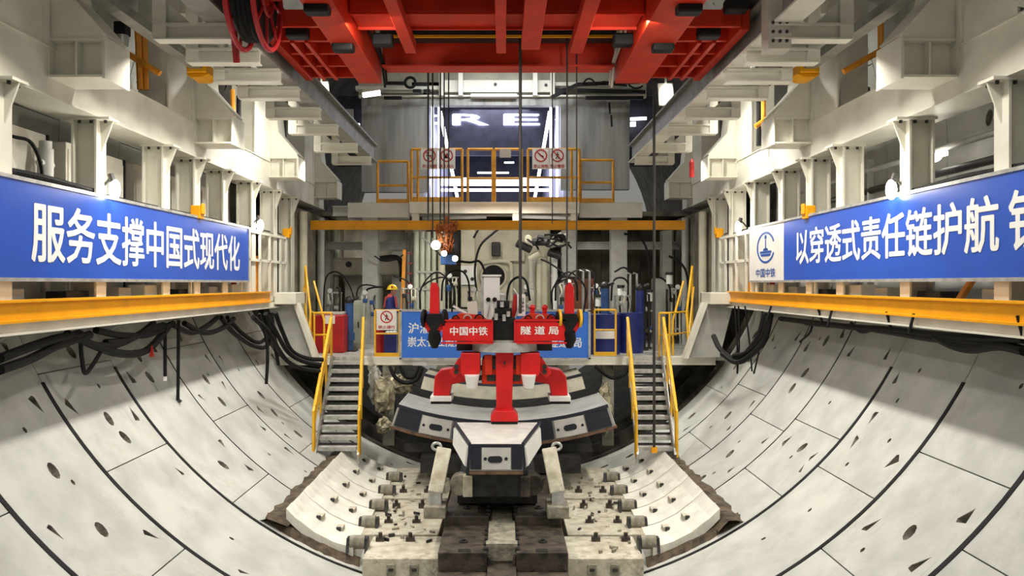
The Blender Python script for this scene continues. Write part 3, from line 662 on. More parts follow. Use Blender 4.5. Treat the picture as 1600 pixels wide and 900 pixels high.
# ================================================================== railings, signs on the deck
def rail_panel(name, label, pts, h, mids, mt, r=.026, posts=None, kick=0.0, cat='railing', grp=None, rnd=True):
    """tubular railing along pts (x, y, z of the foot); one top rail, mid rails, a post per point"""
    t = thing(name, label, cat, pts[0], grp); pts = [Vector(p) for p in pts]; up = Vector((0, 0, h))
    b = MB(); b.tube([p+up for p in pts], r, 8); b.obj('top_rail', mt, t, smooth=True)
    for m_ in mids:
        b = MB(); b.tube([p+Vector((0, 0, m_)) for p in pts], r*.85, 8); b.obj('mid_rail', mt, t, smooth=True)
    for p in (posts or pts):
        p = Vector(p); b = MB(); b.tube([p, p+up], r, 8); b.obj('post', mt, t, smooth=True)
    if kick:
        b = MB()
        for p, q in zip(pts, pts[1:]): b.bar(p+Vector((0, 0, kick/2)), q+Vector((0, 0, kick/2)), .02, kick)
        b.obj('kick_plate', mt, t)
    return t
def no_sign(parent, c, wd, ht, word, icon):
    """white board with a red barred circle, a black pictogram and a red line of text; c = centre, faces -Y"""
    c = Vector(c); x0, x1 = c.x-wd/2, c.x+wd/2; y = c.y
    b = MB(); b.box(x0, x1, y, y+.02, c.z-ht/2, c.z+ht/2); bd = b.obj('board', signw, parent)
    cc = Vector((c.x, y-.004, c.z+ht*.15)); r = min(wd*.42, ht*.31)
    b = MB(); ps = [2*math.pi*i/28 for i in range(28)]
    vs = [cc+Vector((r*math.cos(t), 0, r*math.sin(t))) for t in ps]+[cc+Vector((r*.80*math.cos(t), 0, r*.80*math.sin(t))) for t in ps]
    b.add(vs, [(i, (i+1) % 28, 28+(i+1) % 28, 28+i) for i in range(28)])
    d = r*.84*.7071; b.bar(cc+Vector((-d, 0, d)), cc+Vector((d, 0, -d)), .004, r*.16, up=(1, 0, 1)); b.obj('prohibition_ring', signr, bd)
    b = MB(); k = r*.6; yy = y-.003
    def pg(pl): b.prism([(cc.x+u*k, cc.z+v*k) for u, v in pl], 'y', yy-.001, yy)
    if icon == 'person':
        pg([(.14*math.cos(t), .72+.16*math.sin(t)) for t in ps[::3]]); pg([(-.2, .5), (.22, .5), (.5, .0), (.38, -.06), (.16, .25), (.18, -.1), (.5, -.85), (.3, -.9), (.02, -.3), (-.3, -.9), (-.48, -.82), (-.16, -.1), (-.2, .2), (-.42, -.05), (-.52, .02)])
    elif icon == 'flame': pg([(-.5, -.7), (.5, -.7), (.6, -.1), (.3, .1), (.25, .5), (.0, .85), (-.05, .3), (-.3, .45), (-.6, -.1)])
    elif icon == 'cigarette': pg([(-.8, -.15), (.55, -.15), (.55, .12), (-.8, .12)]); pg([(.62, -.15), (.82, -.15), (.82, .12), (.62, .12)]); pg([(.62, .25), (.72, .25), (.82, .6), (.62, .75), (.70, .55)])
    else: pg([(-.7, .6), (-.45, .75), (.1, .2), (.75, -.1), (.7, -.4), (.2, -.2), (-.2, -.1)])
    b.obj('pictogram', black, bd)
    text(word, 'lettering', bd, signr, (x0+wd*.08, y, c.z-ht*.44), (1, 0, 0), (0, 0, 1), wd*.84, ht*.17, bold=.02)
    return bd
g1 = rail_panel('deck_gate', 'yellow deck gate left of the blue sign, holding a no-entry sign', [A(586, 560, 20.8), A(624, 560, 20.8)], 1.2, [.62], yrail, kick=.14, cat='gate')
no_sign(g1, A(604, 500, 20.74), .50, .50, '禁止通行', 'person')
g2 = rail_panel('deck_gate', 'plain yellow deck gate right of the blue sign before the blue drum', [A(929, 556, 20.8), A(962, 556, 20.8)], 1.15, [.65], yrail, kick=.10, cat='gate')
for s, pts, lab in ((-1, [(486, 540, 22.0), (491, 556, 20.9), (518, 556, 20.9)], 'short yellow guard rail beside the head of the left stair'),
                    (1, [(1075, 540, 22.0), (1046, 552, 20.9), (1030, 556, 20.9)], 'short yellow guard rail beside the head of the right stair')):
    rail_panel('guard_rail', lab, [(A(*p).x, p[2], PZ) for p in pts], 1.1, [.55], yrail)
# upper companionway rails from the side decks down to the middle deck
for s in (-1, 1):
    x = -4.98 if s < 0 else 4.75
    t = thing('companionway_rail', f'yellow sloping ladder rail dropping from the {SIDE[s]} side deck to the middle deck', 'railing', (x, 21.5, PZ))
    b = MB(); b.tube([(x, 21.2, PZ), (x-s*.05, 21.3, PZ+1.1), (x+s*.32, 22.3, PZ+2.3)], .032, 8); b.tube([(x-s*.0, 21.25, PZ+.55), (x+s*.36, 22.3, PZ+1.75)], .026, 8); b.obj('top_rail', yrail, t, smooth=True)
    b = MB(); b.tube([(x+s*.32, 22.3, PZ), (x+s*.32, 22.3, PZ+2.3)], .03, 8); b.obj('post', yrail, t, smooth=True)
    b = MB(); b.tube([(x-s*.4, 21.3, PZ), (x-s*.4, 21.3, PZ+.9), (x, 21.9, PZ+1.9)], .028, 8); b.obj('post', yrail, t, smooth=True)

# ================================================================== upper landing before the lit passage
UZ = HC+126*25/FPX
up_ = thing('upper_landing', 'white beam-edged upper landing in front of the lit passage', 'platform', (-.25, 25.5, UZ-.3))
x0, x1 = A(640, 300, 25).x, A(905, 300, 25).x
b = MB(); b.box(x0, x1, 25, 26.6, UZ-.02, UZ+.02); b.obj('deck', tread, up_)
b = MB(); b.box(x0, x1, 24.92, 25.04, UZ-.32, UZ+.02); b.obj('edge_beam', white, up_, bevel=.01)
for u in (649, 806, 897):
    p = A(u, 330, 25.1); b = MB(); b.box(p.x-.10, p.x+.10, 25.06, 25.3, 6.75, UZ-.3); b.obj('leg', white, up_)
for s, ua, ub in ((-1, 545, 640), (1, 905, 1002)):
    xa, xb = A(ua, 0, 25.4).x, A(ub, 0, 25.4).x
    t = thing('side_landing', f'lower side landing with white fascia {SIDE[s]} of the upper landing', 'platform', ((xa+xb)/2, 25.8, 6.9))
    b = MB(); b.box(xa, xb, 25.3, 26.5, 7.32, 7.38); b.obj('deck', tread, t)
    b = MB(); b.box(xa, xb, 25.22, 25.34, 6.92, 7.36); b.obj('edge_beam', white, t)
def up_rail(u0, u1, v0, label, mids, um=(), kick=.16, h=1.60, Y=25.05, mt=None):
    z = UZ+.02 if v0 is None else HC-(v0-443)*Y/FPX
    us = [u0]+list(um)+[u1]
    return rail_panel('landing_rail', label, [(A(u, 0, Y).x, Y, z) for u in us], h, mids, mt or orail, r=.042, kick=kick)
ra = up_rail(643, 722, None, 'orange landing rail left of the passage gates with two prohibition signs', [.75], um=(653,))
rb = up_rail(825, 905, None, 'orange landing rail right of the passage gates with two prohibition signs', [.75], um=(893,))
up_rail(731, 770, None, 'left leaf of the orange landing gate before the passage', [.72], kick=0)
gr = up_rail(773, 815, None, 'right leaf of the orange landing gate before the passage, small grey notice on it', [.72], kick=0)
b = MB(); p = A(789, 239, 25.0); b.box(p.x-.16, p.x+.18, 24.98, 25.0, p.z-.14, p.z+.12); b.obj('notice', tan, gr)
for u, wd_, ic, par in ((671, '禁止吸烟', 'cigarette', ra), (698, '禁止烟火', 'flame', ra), (845, '禁止抛物', 'throw', rb), (871, '禁止攀登', 'person', rb)):
    no_sign(par, A(u, 248, 24.97), .51, .62, wd_, ic)
up_rail(590, 638, 318, 'low orange rail on the left side landing', [.55], Y=25.3, h=1.28, kick=.14)
up_rail(907, 958, 317, 'low orange rail on the right side landing', [.62], Y=25.3, h=1.30, kick=.14)
# lavender-lit passage
fl_ = struct('floor_passage', (-.3, 34, 7.3)); wpl = struct('wall_passage_left', (-2.6, 34, 7.3)); wpr = struct('wall_passage_right', (2.1, 34, 7.3)); cpl = struct('ceiling_passage', (-.3, 34, 11.3)); wpe = struct('wall_passage_end', (-.3, 42, 7.3))
PX0, PX1 = A(670, 0, 26.7).x, A(876, 0, 26.7).x
b = MB(); b.box(PX0-.6, PX1+.6, 26.6, 42, 7.2, 7.30); b.obj('floor_panel', lavender, fl_)
for q in range(6):
    b = MB(); b.box(PX0-.22, PX0-.12, 27.2+q*2.4, 29.5+q*2.4, 7.3, 11.4); b.obj('wall_panel', lavender, wpl)
    b = MB(); b.box(PX1+.12, PX1+.22, 27.2+q*2.4, 29.5+q*2.4, 7.3, 11.4); b.obj('wall_panel', lavender, wpr)
    b = MB(); b.box(PX0-.6, PX1+.6, 27.2+q*2.4, 29.5+q*2.4, 11.4, 11.5); b.obj('ceiling_panel', navyd, cpl)
b = MB(); b.box(PX0-.6, PX1+.6, 41.5, 41.7, 7.3, 11.4); b.obj('end_panel', navyd, wpe)
b = MB(); b.box(PX0, PX1, 30.05, 30.25, 9.55, 11.4); b.obj('header_panel', navyd, cpl)
b = MB(); b.box(PX0, PX1, 27.0, 27.15, 10.75, 11.3); b.obj('soffit_panel', lavender, cpl)
# light strips (each a lamp)
def lightbar(name, p, q, w_, label, mt=led, grp=None):
    b = MB(); b.bar(p, q, w_); o = b.obj(name, mt); return tag(o, label, 'light', grp)
for s, X in ((-1, PX0), (1, PX1)):
    for k, (dx, y) in enumerate(((.10, 26.95), (.28, 27.3))):
        lightbar('light_strip', (X-s*dx, y, 7.35), (X-s*dx, y, 10.75), .075, f'upright white light strip at the {SIDE[s]} side of the passage mouth, {"outer" if k == 0 else "inner"} one')
    lightbar('light_strip', (X-s*.30, 27.6, 10.6), (X-s*.72, 33.5, 7.5), .10, f'white slanting light strip along the {SIDE[s]} passage wall')
for k, (v, u0, u1) in enumerate(((224, 742, 802), (232, 742, 772), (270, 746, 795), (254, 788, 803))):
    lightbar('light_strip', A(u0, v, 37), A(u1, v, 37), .07, f'short level light strip deep in the passage, {ORD[k]} counted from the top')
lightbar('light_strip', (PX0+.1, 30, HC+159*30/FPX), (PX1-.1, 30, HC+159*30/FPX), .26, 'broad glowing band low across the passage behind the gates')
lightbar('light_strip', (PX0+.2, 29.0, HC+146*29/FPX), (PX1-.2, 29.0, HC+146*29/FPX), .09, 'thin level strip just above the glowing passage band')
ls = thing('led_letter_sign', 'glowing white extended capital letters on the dark header inside the passage', 'sign', (-.3, 30, 10.5))
for ch, u in (('C', 627), ('R', 707), ('E', 787), ('C', 867)):
    p = A(u, 195.5, 30.0); text(ch, 'letter', ls, led, p, (1, 0, 0), (0, 0, 1), 1.30, .40, bold=.012, thick=.02)
# grey walls either side of the opening, white crown above
wbk = struct('wall_back', (0, 26.7, 7)); 
for (ua, ub, va, vb) in ((565, 669, 155, 300), (876, 984, 155, 296)):
    p = A(ua, vb, 26.7); q = A(ub, va, 26.7); b = MB(); b.box(p.x, q.x-.01, 26.7, 27.0, p.z, q.z); b.obj('wall_panel', gwall, wbk)
p = A(565, 165, 26.72); q = A(984, 153, 26.72); b = MB(); b.box(p.x, q.x, 26.68, 27.0, p.z, q.z); b.obj('lintel', gwall, wbk)
p = A(560, 152, 27.2); q = A(1010, 104, 27.2); b = MB(); b.box(p.x, q.x, 27.2, 27.4, p.z, q.z+1.2); b.obj('crown_panel', cream, wbk)
for u0, u1, v0, v1, y in ((688, 865, 125, 144, 26.6), (555, 690, 134, 140, 26.5), (860, 1005, 128, 134, 26.5), (735, 808, 146, 151, 26.4), (560, 1000, 148, 151, 26.55)):
    p = A(u0, v1, y); q = A(u1, v0, y); b = MB(); b.box(p.x, q.x, y, y+.3, p.z, q.z); b.obj('crown_beam', white, wbk, bevel=.01)
for u in (690, 863, 720, 836):
    p = A(u, 150, 26.5); b = MB(); b.box(p.x-.07, p.x+.07, 26.4, 26.6, p.z, p.z+.9); b.obj('crown_post', white, wbk)
for u, v in ((774, 132), (853, 133), (690, 133)):
    p = A(u, v, 26.58); b = MB(); b.cyl(p, p-Vector((0, .03, 0)), .05, n=10); b.obj('bolt_hole', dark, wbk)
ct = thing('cable_tray', 'black cable tray and hoses over the right grey wall', 'cable tray', A(955, 145, 26))
for i, (u0, v0, u1, v1) in enumerate(((862, 152, 902, 132), (902, 141, 1008, 144), (902, 132, 1000, 128), (915, 153, 1005, 153))):
    b = MB(); b.bar(A(u0, v0, 26), A(u1, v1, 26), .12, .10); b.obj('tray_rail', black, ct)
for i in range(4):
    u = 910+i*24; b = MB(); b.tube(sag(A(u, 132, 25.9), A(u+22, 134, 25.9), -.2+.1*i), .03, 6); b.obj('hose', black, ct, smooth=True)
for i, (u, v) in enumerate(((952, 160), (955, 180))):
    b = MB(); b.tube([A(u, v, 26.3), A(u+1, v+18, 26.3)], .03, 6); b.obj('hose_end', black, ct)
ct2 = thing('pulley_bracket', 'black pulley and slotted bars above the left grey wall', 'pulley', A(640, 135, 26))
b = MB(); p = A(641, 129, 26); b.tube([p+Vector((.16*math.cos(t), 0, .16*math.sin(t))) for t in [2*math.pi*i/18 for i in range(18)]], .045, 6, closed=True); b.obj('pulley', black, ct2, smooth=True)
for u0, u1, v in ((600, 632, 130), (600, 628, 153), (645, 658, 142), (662, 672, 142), (650, 668, 132)):
    b = MB(); b.bar(A(u0, v, 26), A(u1, v, 26), .09); b.obj('bar', black, ct2)
# far side rooms left and right of the grey walls
for s, (ua, ub) in ((-1, (528, 566)), (1, (984, 1022))):
    b = MB(); p = A(ua, 260, 28); q = A(ub, 150, 28); b.box(p.x, q.x, 28, 28.1, p.z, q.z); b.obj('side_panel', navyd, wbk)
    p = A(ua+4 if s < 0 else ua, 184, 27.8); q = A(ub, 178 if s > 0 else 174, 27.8)
lightbar('light_strip', A(551, 196, 27.6), A(562, 196, 27.6), .12, 'short bright strip at the edge left of the left grey wall')
lightbar('light_strip', A(985, 186, 27.6), A(1010, 185, 27.6), .09, 'upper bright strip in the gap right of the right grey wall')
lightbar('light_strip', A(985, 194, 27.6), A(993, 194, 27.6), .14, 'lower short bright strip in the gap right of the right grey wall')
b = MB(); p = A(547, 178, 27.5); b.box(p.x-.12, p.x+.12, 27.4, 27.5, p.z-.14, p.z+.14); tag(b.obj('junction_box', whitec), 'small white box on the dark panel left of the left grey wall', 'box')
fx = thing('ceiling_lamp', 'short bright tube lamp in a white housing before the left grey wall', 'lamp', A(580, 147, 22))
p, q = A(567, 149, 22), A(594, 145, 22); b = MB(); b.bar(p, q, .12, .10); b.obj('tube', tubem, fx); b = MB(); b.bar(p+Vector((0, 0, .08)), q+Vector((0, 0, .08)), .2, .06); b.tube([(p+q)/2+Vector((0, 0, .1)), (p+q)/2+Vector((0, 0, .9))], .02, 6); b.obj('housing', white, fx)
for k, (u, v, sx) in enumerate(((502, 143, -1), (1040, 146, 1))):
    t = thing('hall_lamp', f'large bright lamp panel hanging by the {"left" if sx < 0 else "right"} crane rail end', 'lamp', A(u, v, 24.5))
    b = MB(); b.plate([A(u-8, v+16, 24.5), A(u+(6 if sx < 0 else 12), v+16, 24.5), A(u+9, v-14, 24.7), A(u-(10 if sx < 0 else 2), v-14, 24.7)], .06); b.obj('diffuser', tubem, t)
    b = MB(); b.plate([A(u-10, v+18, 24.62), A(u+14, v+18, 24.62), A(u+11, v-16, 24.82), A(u-12, v-16, 24.82)], .08); b.tube([A(u, v-16, 24.8), A(u, v-40, 24.8)], .03, 6); b.obj('housing', white, t)

# ================================================================== machine bay under the landing
def yellow_beam(name, label, p, q, w_, h, mt=yel, blocks=0):
    """I-beam from p to q (centre line), flanges top and bottom"""
    p = Vector(p); q = Vector(q); t = thing(name, label, 'beam', (p+q)/2-Vector((0, 0, h/2)))
    b = MB(); b.bar(p, q, w_*.45, h-.06); b.obj('web', mt, t)
    for e in (-1, 1):
        b = MB(); b.bar(p+Vector((0, 0, e*(h/2-.015))), q+Vector((0, 0, e*(h/2-.015))), w_, .03); b.obj('flange', mt, t)
    return t
yellow_beam('crane_beam', 'long yellow monorail beam spanning the machine bay below the landing', A(486, 352, 24), A(1070, 352, 24), .22, .26)
rustd = mat('dark_rust', (.16, .055, .02), .7, var=.35, scale=4)
bay = struct('wall_machine_bay', (0, 29.8, PZ))
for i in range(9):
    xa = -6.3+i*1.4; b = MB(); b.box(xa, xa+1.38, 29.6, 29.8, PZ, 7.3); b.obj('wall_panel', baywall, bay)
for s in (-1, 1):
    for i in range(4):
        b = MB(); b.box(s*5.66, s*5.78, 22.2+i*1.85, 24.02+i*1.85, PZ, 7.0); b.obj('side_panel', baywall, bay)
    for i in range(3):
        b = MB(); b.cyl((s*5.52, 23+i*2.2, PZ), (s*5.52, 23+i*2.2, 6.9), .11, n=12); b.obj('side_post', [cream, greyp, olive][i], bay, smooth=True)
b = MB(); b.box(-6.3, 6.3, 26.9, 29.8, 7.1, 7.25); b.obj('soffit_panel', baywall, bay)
# portal columns and cross beams
def column(u0, u1, v0, v1, Y, label, mt=greyp):
    p = A(u0, v1, Y); q = A(u1, v0, Y); t = thing('portal_column', label, 'column', ((p.x+q.x)/2, Y+.2, PZ))
    w_ = q.x-p.x; b = MB(); b.box(p.x, q.x, Y, Y+.03, PZ, q.z); b.box(p.x, q.x, Y+.4, Y+.43, PZ, q.z); b.obj('flange', mt, t, bevel=.006)
    b = MB(); b.box((p.x+q.x)/2-.02, (p.x+q.x)/2+.02, Y+.03, Y+.4, PZ, q.z); b.obj('web', mt, t)
    b = MB(); b.box(p.x-.04, q.x+.04, Y-.03, Y+.46, PZ, PZ+.04); b.obj('base_plate', mt, t); return t
column(566, 590, 330, 500, 25.3, 'grey steel portal column behind the left stair')
column(955, 980, 330, 500, 25.3, 'grey steel portal column behind the right stair')
column(878, 901, 355, 500, 26.0, 'broad grey column right of the machine centre', greyp)
column(645, 664, 355, 500, 26.0, 'broad grey column left of the machine centre', greyp)
column(1035, 1050, 360, 520, 25.8, 'outermost grey column at the right of the machine bay')
column(505, 516, 380, 520, 26.4, 'thin grey column at the left of the machine bay')
for k, (u0, v0, u1, v1, Y, lab) in enumerate(((485, 378, 640, 390, 26.3, 'grey cross beam between the left columns of the bay'), (902, 378, 1060, 390, 26.3, 'grey cross beam between the right columns of the bay'),
        (520, 322, 1000, 338, 26.4, 'long white cross beam just under the landings'))):
    p = A(u0, v1, Y); q = A(u1, v0, Y); t = thing('cross_beam', lab, 'beam', ((p.x+q.x)/2, Y, p.z))
    b = MB(); b.box(p.x, q.x, Y, Y+.08, p.z, q.z); b.obj('web', greyp if k < 2 else white, t)
    b = MB(); b.box(p.x, q.x, Y-.08, Y+.18, q.z-.03, q.z); b.box(p.x, q.x, Y-.08, Y+.18, p.z, p.z+.03); b.obj('flange', greyp if k < 2 else white, t)
# upper pipes hanging below the landing
for k, (u0, v0, u1, v1, Y, r, m_) in enumerate(((800, 338, 900, 341, 25.6, .06, whitec), (545, 343, 640, 340, 25.6, .07, greyp), (905, 340, 1000, 338, 25.7, .07, dark), (660, 341, 760, 339, 25.8, .06, greyp))):
    b = MB(); b.tube([A(u0, v0, Y), A(u1, v1, Y)], r, 10); tag(b.obj('service_pipe', m_, smooth=True), f'{["white", "grey", "black", "pale"][k]} level service pipe under the {["right half of the landing", "left side landing", "right side landing", "left half of the landing"][k]}', 'pipe')
# central machine block
mb = thing('main_drive_housing', 'cream central machine housing with a dark porthole behind the erector', 'machine', (.1, 26.8, PZ))
p = A(735, 520, 26.6); q = A(860, 358, 26.6)
b = MB(); b.box(p.x, q.x, 26.6, 28.6, PZ, q.z); b.obj('body', cream, mb, bevel=.04)
c = A(771, 432, 26.55); b = MB(); b.cyl(c, c+Vector((0, .12, 0)), .37, n=26); b.obj('porthole', black, mb)
b = MB(); b.tube([c+Vector((.40*math.cos(t), 0, .40*math.sin(t))) for t in [2*math.pi*i/24 for i in range(24)]], .04, 6, closed=True); b.obj('porthole_rim', cream, mb, smooth=True)
b = MB(); b.tube(smoothpath([A(755, 410, 26.5), A(785, 408, 26.5), A(797, 412, 26.5), A(799, 425, 26.5), A(799, 470, 26.5)]), .07, 10); b.obj('manifold_pipe', cream, mb, smooth=True)
b = MB(); b.box(A(768, 0, 26.4).x, A(782, 0, 26.4).x, 26.4, 26.6, A(0, 400, 26.4).z, A(0, 378, 26.4).z); b.obj('pump', dark, mb, bevel=.03)
b = MB(); b.box(A(720, 0, 26.3).x, A(742, 0, 26.3).x, 26.3, 26.9, A(0, 480, 26.3).z, A(0, 358, 26.3).z); b.obj('pilaster', cream, mb, bevel=.02)
b = MB(); b.box(A(720, 0, 26.2).x, A(745, 0, 26.2).x, 26.2, 26.3, A(0, 445, 26.2).z, A(0, 415, 26.2).z); b.obj('valve_plate', whitec, mb, bevel=.01)
for u, v in ((727, 424), (738, 436)):
    c = A(u, v, 26.18); b = MB(); b.cyl(c, c+Vector((0, .04, 0)), .06, n=12); b.obj('valve_knob', dark, mb)
b = MB(); b.box(A(785, 0, 26.4).x, A(820, 0, 26.4).x, 26.45, 26.6, A(0, 408, 26.4).z, A(0, 392, 26.4).z); b.obj('ledge', cream, mb, bevel=.01)
for k, (u, v0, v1, r, m_) in enumerate(((832, 405, 500, .13, white), (848, 402, 500, .15, cream), (866, 398, 500, .10, whitec), (842, 412, 500, .08, cream))):
    t = thing('jack_cylinder', ['white upright jack cylinder nearest the porthole on its right', 'thick cream upright jack cylinder right of the porthole', 'bright white upright jack cylinder before the right broad column', 'thin cream jack cylinder wedged between two thicker ones'][k], 'cylinder', A(u, v1, 25.9-.12*k))
    b = MB(); Y = 25.9-.12*k; p = A(u, v0, Y); b.cyl((p.x, Y, PZ), (p.x, Y, p.z), r, n=18); b.obj('barrel', m_, t, smooth=True)
    b = MB(); b.cyl((p.x, Y, p.z), (p.x, Y, p.z+.10), r*1.15, n=18); b.cyl((p.x, Y, p.z-.7), (p.x, Y, p.z-.62), r*1.12, n=18); b.obj('collar', m_, t, smooth=True)
pr = thing('pipe_riser', 'rack of five pale green upright pipes left of the machine centre', 'pipes', A(662, 500, 25.6))
for u, r in ((650, .10), (660, .08), (669, .08), (678, .07), (690, .11)):
    p = A(u, 362, 25.5); b = MB(); b.cyl((p.x, 25.5, PZ), (p.x, 25.5, p.z), r, n=14); b.obj('pipe', olive if u < 685 else cream, pr, smooth=True)
for v in (425, 452):
    b = MB(); b.bar(A(645, v, 25.42), A(696, v, 25.42), .04, .06); b.obj('clamp_bar', greyp, pr)
ld = thing('ladder', 'narrow rust-brown ladder standing left of the green pipes', 'ladder', A(641, 500, 25.4))
for u in (635, 645):
    p = A(u, 364, 25.35); b = MB(); b.bar((p.x, 25.35, PZ), (p.x, 25.35, p.z), .045, .06); b.obj('stile', tie, ld)
for i in range(9):
    z = PZ+.35+i*.3; b = MB(); b.bar((A(635, 0, 25.35).x, 25.35, z), (A(645, 0, 25.35).x, 25.35, z), .03); b.obj('rung', redtank, ld)
b = MB(); b.bar(A(628, 500, 25.2), A(632, 390, 25.2), .10, .10); tag(b.obj('yellow_bar', oran), 'upright ochre bar beside the rust-brown ladder', 'bar')
# chain hoist on the yellow beam
ch = thing('chain_hoist', 'orange chain hoist with grey hook block hanging from the yellow beam', 'hoist', A(695, 345, 23.8))
b = MB(); rng = random.Random(5)
for i in range(60):
    a = rng.uniform(0, 6.28); zz = rng.uniform(0, 1); c = A(697, 348+44*zz, 23.75); rr = .30*(1-.65*zz)
    c += Vector((rr*math.cos(a), .15*math.sin(a), 0)); b.tube([c+Vector((.05*math.cos(t), .01*math.sin(t*2), .07*math.sin(t))) for t in [2*math.pi*j/7 for j in range(7)]], .018, 4, closed=True)
b.obj('chain', orust, ch, kind='stuff')
b = MB(); c = A(698, 382, 23.75); b.tube([c+Vector((0, 0, .8)), c], [.10, .04], 10); b.obj('chain_bag', orust, ch, smooth=True)
b = MB(); c = A(701, 406, 23.75); b.box(c.x-.22, c.x+.22, 23.6, 23.9, c.z-.14, c.z+.14); b.obj('hook_block', bluem, ch, bevel=.02)
b = MB(); c = A(712, 380, 23.8); b.box(c.x-.07, c.x+.08, 23.7, 23.9, c.z-.55, c.z+.3); b.obj('hoist_motor', dark, ch, bevel=.03)
b = MB(); b.tube(smoothpath([A(660, 372, 23.7), A(668, 378, 23.7), A(684, 395, 23.7), A(696, 405, 23.7)]), .025, 6); b.obj('arm', dark, ch)
for k, (u, v) in enumerate(((681, 383), (694, 396), (711, 404))):
    t = thing('work_lamp', ['round work lamp on the hoist arm, leftmost of three', 'round work lamp at the left end of the hook block', 'round work lamp at the right end of the hook block'][k], 'lamp', A(u, v, 23.5))
    b = MB(); p = A(u, v, 23.5); b.disc(p, (0, 1, .3), .13 if k == 0 else .08, .04, 16); b.obj('lens', tubem, t); b = MB(); b.cyl(p+Vector((0, .02, .01)), p+Vector((0, .18, .06)), .15 if k == 0 else .09, .06, n=14); b.obj('housing', dark, t, smooth=True)
# hoses: black loops everywhere in the bay
HOSES = [([(740, 372), (752, 352), (770, 346)], .05, 24.6, 'right of the chain hoist, thick and rising to the beam'), ([(745, 460), (742, 420), (750, 385), (770, 365), (790, 350)], .05, 24.9, 'sweeping up past the porthole'),
 ([(690, 470), (692, 440), (704, 425), (722, 424), (732, 440), (734, 470)], .04, 23.9, 'looping behind the tilted panel'), ([(715, 408), (735, 410), (748, 408), (756, 420), (760, 440)], .05, 24.0, 'running right from the hook block'),
 ([(790, 480), (796, 445), (810, 433), (822, 440), (828, 470)], .05, 23.8, 'arching over the narrow white box'), ([(845, 405), (860, 412), (878, 425), (890, 440)], .04, 24.4, 'drooping from the pump tangle to the right'),
 ([(868, 470), (870, 440), (885, 432), (900, 440), (902, 470)], .045, 23.6, 'looped behind the right pulley wheel'), ([(882, 442), (895, 425), (915, 422), (928, 430), (930, 480)], .04, 24.2, 'bridging to the right drum rack'),
 ([(955, 470), (958, 440), (972, 434), (982, 445), (980, 470)], .04, 24.3, 'coiled before the right portal column'), ([(960, 425), (975, 418), (990, 428)], .04, 24.4, 'short arch at the top of the right drum rack'),
 ([(505, 500), (508, 440), (520, 425), (535, 430), (548, 450), (556, 480)], .03, 24.2, 'thin arch above the red tank'), ([(556, 470), (560, 450), (572, 445), (590, 448)], .03, 24.3, 'small arch near the left portal column'),
 ([(570, 500), (572, 458), (580, 450), (600, 448)], .04, 24.1, 'bent over beside the left stair head'), ([(615, 432), (630, 436), (640, 446), (642, 480)], .03, 24.3, 'thin, running from behind the helmet to the ladder'),
 ([(1045, 400), (1060, 408), (1072, 425), (1076, 460), (1070, 490)], .05, 23.9, 'thick, hanging beside the right companionway rail'), ([(1024, 432), (1036, 436), (1046, 448), (1048, 470)], .04, 24.4, 'curling by the outermost right column'),
 ([(975, 365), (1000, 372), (1012, 395), (1015, 430)], .05, 25.0, 'thick arc under the right end of the yellow beam'), ([(585, 400), (600, 408), (620, 405), (630, 398)], .03, 25.0, 'sagging beneath the left cross beam')]
for pts, r, Y, lab in HOSES:
    b = MB(); b.tube(smoothpath([A(u, v, Y) for u, v in pts]), r*.68, 8); tag(b.obj('hydraulic_hose', black, smooth=True), f'black hydraulic hose {lab}', 'hose', 'hydraulic hoses in the machine bay')
# pump tangle under the yellow beam, centre right
pt = thing('pump_cluster', 'dark tangle of pumps and hoses under the yellow beam, centre right', 'pump', A(848, 385, 25))
rng = random.Random(9)
for i in range(9):
    u, v = rng.uniform(815, 880), rng.uniform(364, 402); c = A(u, v, 25+rng.uniform(-.2, .3)); b = MB(); d = Vector((rng.uniform(-.3, .3), rng.uniform(-.1, .1), rng.uniform(-.1, .1)))
    b.cyl(c-d, c+d, rng.uniform(.05, .12), n=12); b.obj('pump_body', rng.choice((dark, greyp, dark, cream)), pt, smooth=True)
for i in range(8):
    u, v = rng.uniform(815, 870), rng.uniform(364, 395); b = MB(); b.tube(smoothpath([A(u, v, 24.8), A(u+rng.uniform(8, 18), v+rng.uniform(-14, 14), 24.7), A(u+rng.uniform(18, 30), v+rng.uniform(-4, 18), 24.8)]), .03, 6); b.obj('hose', black, pt, smooth=True)
# drums, tanks, boxes
def drum(label, u, v0, v1, Y, r, mt, band=None):
    p = A(u, v1, Y); q = A(u, v0, Y); t = thing('drum', label, 'drum', (p.x, Y, PZ)); z1 = q.z
    b = MB(); b.cyl((p.x, Y, PZ), (p.x, Y, z1), r, n=26)
    for f in (.33, .66): b.cyl((p.x, Y, PZ+(z1-PZ)*f-.015), (p.x, Y, PZ+(z1-PZ)*f+.015), r*1.03, n=26)
    b.obj('shell', mt, t, smooth=True); b = MB(); b.cyl((p.x, Y, z1), (p.x, Y, z1+.02), r*1.02, n=26); b.cyl((p.x+r*.4, Y, z1+.02), (p.x+r*.4, Y, z1+.06), .05, n=10); b.obj('lid', mt, t, smooth=True)
    if band:
        b = MB(); vs = []
        for i in range(9):
            a = math.radians(-125+70*i/8)
            for z in (PZ+.42, PZ+.62): vs.append((p.x+math.cos(a)*(r+.022), Y+math.sin(a)*(r+.022), z))
        b.add(vs, [(2*i, 2*i+2, 2*i+3, 2*i+1) for i in range(8)]); b.obj('paper_label', signw, t)
    return t
drum('dark blue drum with a white paper label behind the right deck gate', 943, 492, 555, 21.8, .42, navy, True)
drum('taller dark blue drum between the right deck gate and the right stair', 985, 490, 555, 22.2, .34, navy)
rt = thing('red_tank', 'square red tank with a white lid on the deck behind the left stair', 'tank', A(512, 545, 22))
